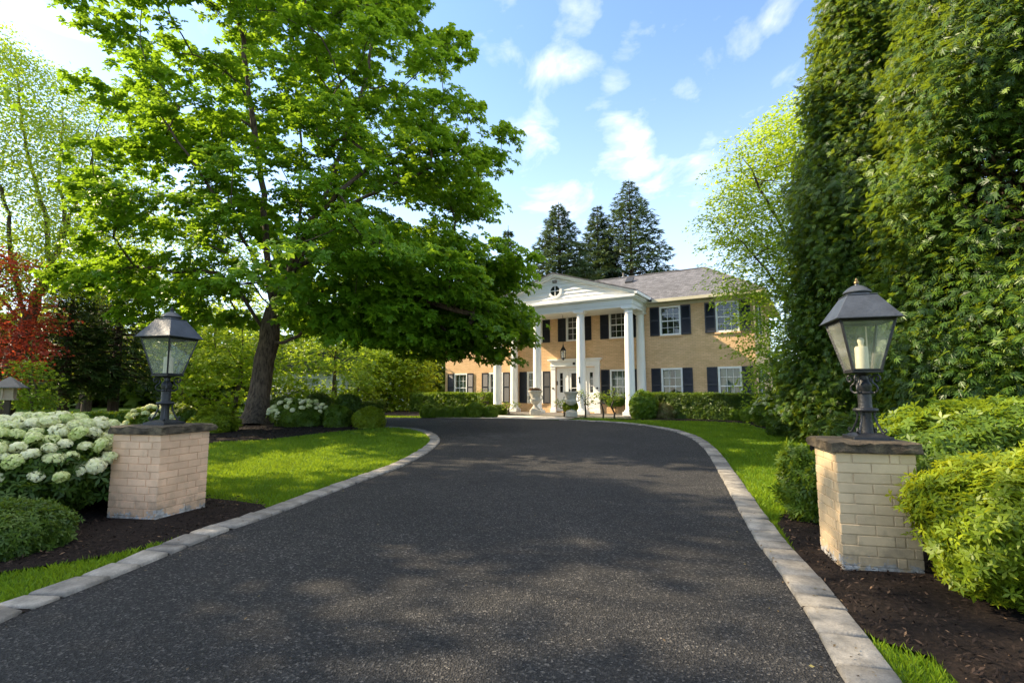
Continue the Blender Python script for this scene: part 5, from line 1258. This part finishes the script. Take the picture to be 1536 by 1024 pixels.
# --- things at the left end of the garden
g0 = at(12,640); zg = float(gz(g0[1]))
gl = tag(empty('garden_lantern', (pt(12,600,17.)[0], 17., float(gz(17.))), .5), 'pale garden lantern post with grey pyramid roof under the red maple', 'lantern')
m = MB(); m.box(-.07,.07,-.07,.07,-.05,.85); m.build('post', plain('dark_wood', (.07,.05,.035), .9), gl)
m = MB(); m.frustum(.85,.9,.2,.2)
for sx in (-1,1):
    for sy in (-1,1): m.box(sx*.13-.03,sx*.13+.03,sy*.13-.03,sy*.13+.03,.9003,1.25)
m.box(-.08,.08,-.08,.08,.9003,1.24); m.build('body', plain('pale_wood', (.42,.33,.24), .8), gl)
m = MB(); m.frustum(1.2503,1.28,.40,.40); m.frustum(1.2803,1.62,.38,.03); m.build('roof', plain('grey_roof', (.16,.15,.16), .8), gl)
# neighbour's pale building far back and the parked car
nb_ = tag(empty('outbuilding', (-14.6,41.,.36), .08), 'pale white outbuilding glimpsed between the trees beyond the drive', 'building')
m = MB(); wall_open(m, -6, 6, -.1, 2.8, [(-3.6,-1.2,-.1,2.2),(.9,3.3,-.1,2.2)], .15); m.add([(6,0,-.1),(6,5,-.1),(6,5,2.8),(6,0,2.8)], [(0,1,2,3)]); m.add([(-6,0,-.1),(-6,5,-.1),(-6,5,2.8),(-6,0,2.8)], [(0,1,2,3)])
m.build('wall', M['white'], nb_)
for a in (-3.6,.9):
    m = MB(); m.box(a,a+2.4,.1,.16,-.1,2.2)
    for k in range(1,4): m.box(a,a+2.4,.085,.0995,-.1+k*.56,-.08+k*.56)
    m.build('garage_door', plain('garage_door', (.6,.6,.58), .6), nb_)
m = MB(); m.prism([(-6.4,2.78),(6.4,2.78),(5.,4.4),(-5.,4.4)], -.5, 5.4); m.build('roof', M['shingle'], nb_)
def car(loc, rz):
    root = tag(empty('parked_car', loc, rz), 'silver blue estate car parked beyond the island, partly hidden by the trunk', 'car')
    cp = plain('silver_blue_car_paint', (.30,.34,.39), .3, .5, .05, 3, 0, 40, .5, .6); gl_ = M['darkglass']
    def hullm(prof, ws):
        n = len(prof); v = []; f = []
        for (x, z), w_ in zip(prof, ws):
            v += [(x,-w_,z),(x,w_,z)]
        f = [tuple(range(0,2*n,2)), tuple(range(2*n-1,0,-2))]+[(2*i,2*i+1,(2*i+3)%(2*n),(2*i+2)%(2*n)) for i in range(n)]
        return v, f
    m = MB(); pr_ = [(-2.15,.32),(-2.2,.62),(-2.12,.92),(1.05,.95),(1.95,.80),(2.2,.60),(2.2,.32)]; v, f = hullm(pr_, [.82,.86,.84,.84,.80,.78,.80]); m.add(v, f); m.build('body', cp, root, bevel=.05, seg=3)
    m = MB(); pr_ = [(-2.08,.9),(-1.72,1.42),(-1.2,1.48),(.1,1.44),(.95,.93)]; v, f = hullm(pr_, [.80,.64,.62,.62,.76]); m.add(v, f); m.build('cabin', cp, root, bevel=.04, seg=3)
    for sy in (-1,1):
        for (a,b,c,d) in ((-1.72,-.75,-1.5,-.72),(-.68,.55,-.66,.05)):
            m = MB(); y0, y1 = .785*sy, .665*sy; m.add([(a,y0,.95),(b,y0,.95),(d,y1,1.36),(c,y1,1.36)], [(0,1,2,3)]); m.build('window', gl_, root)
        for x_ in (-1.35,1.4):
            Mx = Matrix.Translation((x_,sy*.78,.32)) @ Matrix.Rotation(PI/2,4,'X')
            m = MB(); m.lathe([(.2,-.1),(.3,-.1),(.32,-.07),(.32,.07),(.3,.1),(.2,.1)], 24, (0,0,0), True, Mx); wh = m.build('wheel', plain('tyre_rubber', (.02,.02,.02), .8), root, smooth=40)
            m = MB(); m.lathe([(.19,-.112),(.19,.112)], 16, (0,0,0), True, Mx); m.build('rim', plain('wheel_alloy', (.45,.45,.46), .35, .8), wh)
        m = MB(); m.box(-2.225,-2.12,sy*.72-.1,sy*.72+.1,.66,.88); m.build('tail_light', plain('red_tail_light', (.45,.03,.02), .25), root, bevel=.02)
        m = MB(); m.box(2.05,2.19,sy*.62-.14,sy*.62+.14,.58,.72); m.build('headlight', plain('headlight_lens', (.6,.62,.65), .15), root, bevel=.02)
    m = MB(); m.add([(-2.06,-.68,.98),(-2.06,.68,.98),(-1.76,.56,1.38),(-1.76,-.56,1.38)], [(0,1,2,3)]); m.build('rear_window', gl_, root)
c0 = pt(421,608,31.); car((c0[0]-.4, 31., .36), 2.5)

# far-off wood closing the horizon
def wood(rng):
    parts = []
    for k in range(220):
        az = rng.uniform(-1.25,1.0); d = rng.uniform(52,85)
        if k >= 150: az = rng.uniform(-1.15,-.12); d = rng.uniform(38,48)
        c = np.array([math.sin(az)*d*1.2, math.cos(az)*d+8, 0])
        if c[1] < 46 and c[0] > 0: c[1] += 20
        hh = rng.uniform(4,8.5); ww = rng.uniform(2.5,4.5); n = 330
        q = unit(rng.normal(size=(n,3)))*rng.uniform(.6,1.,(n,1)); p = c+q*np.array([ww,ww,hh*.5])+np.array([0,0,hh*.5+.4])
        parts.append(scatter(T_MAPLE, p, q+rng.normal(0,.5,(n,3))+np.array([0,0,.6]), rng.normal(size=(n,3)), rng.uniform(.5,.95,n), np.clip(rng.normal(.5,.2)+rng.normal(0,.12,n),0,1), rng))
    V,Q,t = join(parts); return mesh_quads('woodland', V, Q, t)
tag(link('woodland', wood(np.random.default_rng(77)), M['midgreen']), 'far-off green wood closing the view behind the garden', 'wood', kind='stuff')
# ------------------------------------------------------------------ sky, sun, camera
SUN_AZ, SUN_EL = math.radians(-75), math.radians(35.5)      # azimuth from +Y towards +X
sdir = Vector((math.sin(SUN_AZ)*math.cos(SUN_EL), math.cos(SUN_AZ)*math.cos(SUN_EL), math.sin(SUN_EL)))
ld = bpy.data.lights.new('sun', 'SUN'); ld.energy = 5; ld.angle = math.radians(.5); ld.color = (1, .82, .57)
lo = bpy.data.objects.new('sun', ld); COL.objects.link(lo); lo.rotation_euler = sdir.to_track_quat('Z', 'Y').to_euler(); lo.location = (-30, 20, 40)
wd = bpy.data.worlds.new('World'); sc.world = wd; wd.use_nodes = True; nt = wd.node_tree; nt.nodes.clear(); L = nt.links.new
out = N(nt, 'ShaderNodeOutputWorld'); bg = N(nt, 'ShaderNodeBackground'); bg.inputs[1].default_value = .15
sky = N(nt, 'ShaderNodeTexSky', sky_type='NISHITA'); sky.sun_disc = False; sky.sun_elevation = SUN_EL; sky.sun_rotation = SUN_AZ
sky.air_density = 1.0; sky.dust_density = .3; sky.ozone_density = 3.0
tc = N(nt, 'ShaderNodeTexCoord'); dirv = tc.outputs['Generated']
# wispy cumulus: patches in fixed sky directions broken up by noise on the cloud plane
sp = N(nt, 'ShaderNodeSeparateXYZ'); L(dirv, sp.inputs[0])
zc = N(nt, 'ShaderNodeMath', operation='MAXIMUM'); L(sp.outputs[2], zc.inputs[0]); zc.inputs[1].default_value = .04
dv = N(nt, 'ShaderNodeVectorMath', operation='SCALE'); rc = N(nt, 'ShaderNodeMath', operation='DIVIDE'); rc.inputs[0].default_value = 1; L(zc.outputs[0], rc.inputs[1])
L(dirv, dv.inputs[0]); L(rc.outputs[0], dv.inputs['Scale'])
mpc = N(nt, 'ShaderNodeMapping'); mpc.inputs['Scale'].default_value = (1.25,.8,0); mpc.inputs['Rotation'].default_value = (0,0,.5); L(dv.outputs[0], mpc.inputs[0])
n1 = noise(nt, 3.3, 9, .58, mpc.outputs[0]); n1.inputs['Distortion'].default_value = .35
acc = None
for (px, py, rad, amp) in [(848,105,.075,.95),(805,205,.085,.9),(915,165,.075,.9),(965,225,.10,1.1),(1045,245,.07,.75),(1095,65,.08,.8),(1165,15,.07,.7),(840,308,.12,.7),(868,25,.07,.75),(940,55,.05,.55),(1190,115,.05,.6),(700,60,.1,.5),(1030,150,.05,.5),(1350,-300,.3,.8),(700,-500,.4,.8),(768,-4000,.85,1.9),(-1200,-2400,.7,1.5),(2700,-2400,.7,1.5)]:  # the large patches outside the view are added for fill light
    d = ray(px,py); d = d/np.linalg.norm(d)
    sb = N(nt, 'ShaderNodeVectorMath', operation='DISTANCE'); L(dirv, sb.inputs[0]); sb.inputs[1].default_value = tuple(d)
    mr = N(nt, 'ShaderNodeMapRange', interpolation_type='SMOOTHSTEP'); mr.inputs[1].default_value = 0; mr.inputs[2].default_value = rad*1.25; mr.inputs[3].default_value = amp; mr.inputs[4].default_value = 0
    L(sb.outputs['Value'], mr.inputs[0])
    if acc is None: acc = mr.outputs[0]
    else:
        mm = N(nt, 'ShaderNodeMath', operation='MAXIMUM'); L(acc, mm.inputs[0]); L(mr.outputs[0], mm.inputs[1]); acc = mm.outputs[0]
am = N(nt, 'ShaderNodeMath', operation='MULTIPLY_ADD'); L(acc, am.inputs[0]); am.inputs[1].default_value = .30; am.inputs[2].default_value = -.26
sm = N(nt, 'ShaderNodeMath', operation='ADD'); L(n1.outputs['Fac'], sm.inputs[0]); L(am.outputs[0], sm.inputs[1])
cr = ramp(nt, [(.38,(0,0,0)),(.50,(.30,.30,.30)),(.68,(1,1,1))], sm.outputs[0])
# thin haze towards the horizon
hz = N(nt, 'ShaderNodeMapRange', interpolation_type='SMOOTHSTEP'); hz.inputs[1].default_value = -.05; hz.inputs[2].default_value = .62; hz.inputs[3].default_value = .5; hz.inputs[4].default_value = .0
L(sp.outputs[2], hz.inputs[0])
mh = N(nt, 'ShaderNodeMixRGB'); L(hz.outputs[0], mh.inputs[0]); L(sky.outputs[0], mh.inputs[1]); mh.inputs[2].default_value = (4.0,4.25,4.5,1)
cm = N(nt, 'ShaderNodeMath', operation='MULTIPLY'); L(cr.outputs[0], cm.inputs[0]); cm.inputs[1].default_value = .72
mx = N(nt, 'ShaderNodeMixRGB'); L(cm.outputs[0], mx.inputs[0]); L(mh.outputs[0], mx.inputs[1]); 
# unseen clouds overhead and behind the viewer are added and brightened as fill light
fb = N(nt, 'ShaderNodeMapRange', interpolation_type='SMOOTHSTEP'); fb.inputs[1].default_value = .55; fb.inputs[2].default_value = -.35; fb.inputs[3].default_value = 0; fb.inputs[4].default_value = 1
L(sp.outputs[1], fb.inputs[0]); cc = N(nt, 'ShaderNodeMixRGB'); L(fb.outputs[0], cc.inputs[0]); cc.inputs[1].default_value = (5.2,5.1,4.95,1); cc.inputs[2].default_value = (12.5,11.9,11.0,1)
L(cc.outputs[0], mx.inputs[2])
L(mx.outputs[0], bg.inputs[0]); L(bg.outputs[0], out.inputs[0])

cd = bpy.data.cameras.new('camera'); cd.sensor_width = 36; cd.lens = F_PX/1536*36; cd.clip_start = .05; cd.clip_end = 3000
co = bpy.data.objects.new('camera', cd); COL.objects.link(co); co.location = (0,0,EYE); co.rotation_euler = (PI/2+TILT,0,0); sc.camera = co
vs = sc.view_settings; vs.view_transform = 'Standard'; vs.look = 'None'; vs.gamma = 1; vs.exposure = 1.4; vs.use_curve_mapping = False
cy = sc.cycles; cy.max_bounces = 8; cy.diffuse_bounces = 4; cy.glossy_bounces = 3; cy.transmission_bounces = 5; cy.transparent_max_bounces = 12; cy.sample_clamp_indirect = 6; cy.use_denoising = True
cy.caustics_reflective = False; cy.caustics_refractive = False
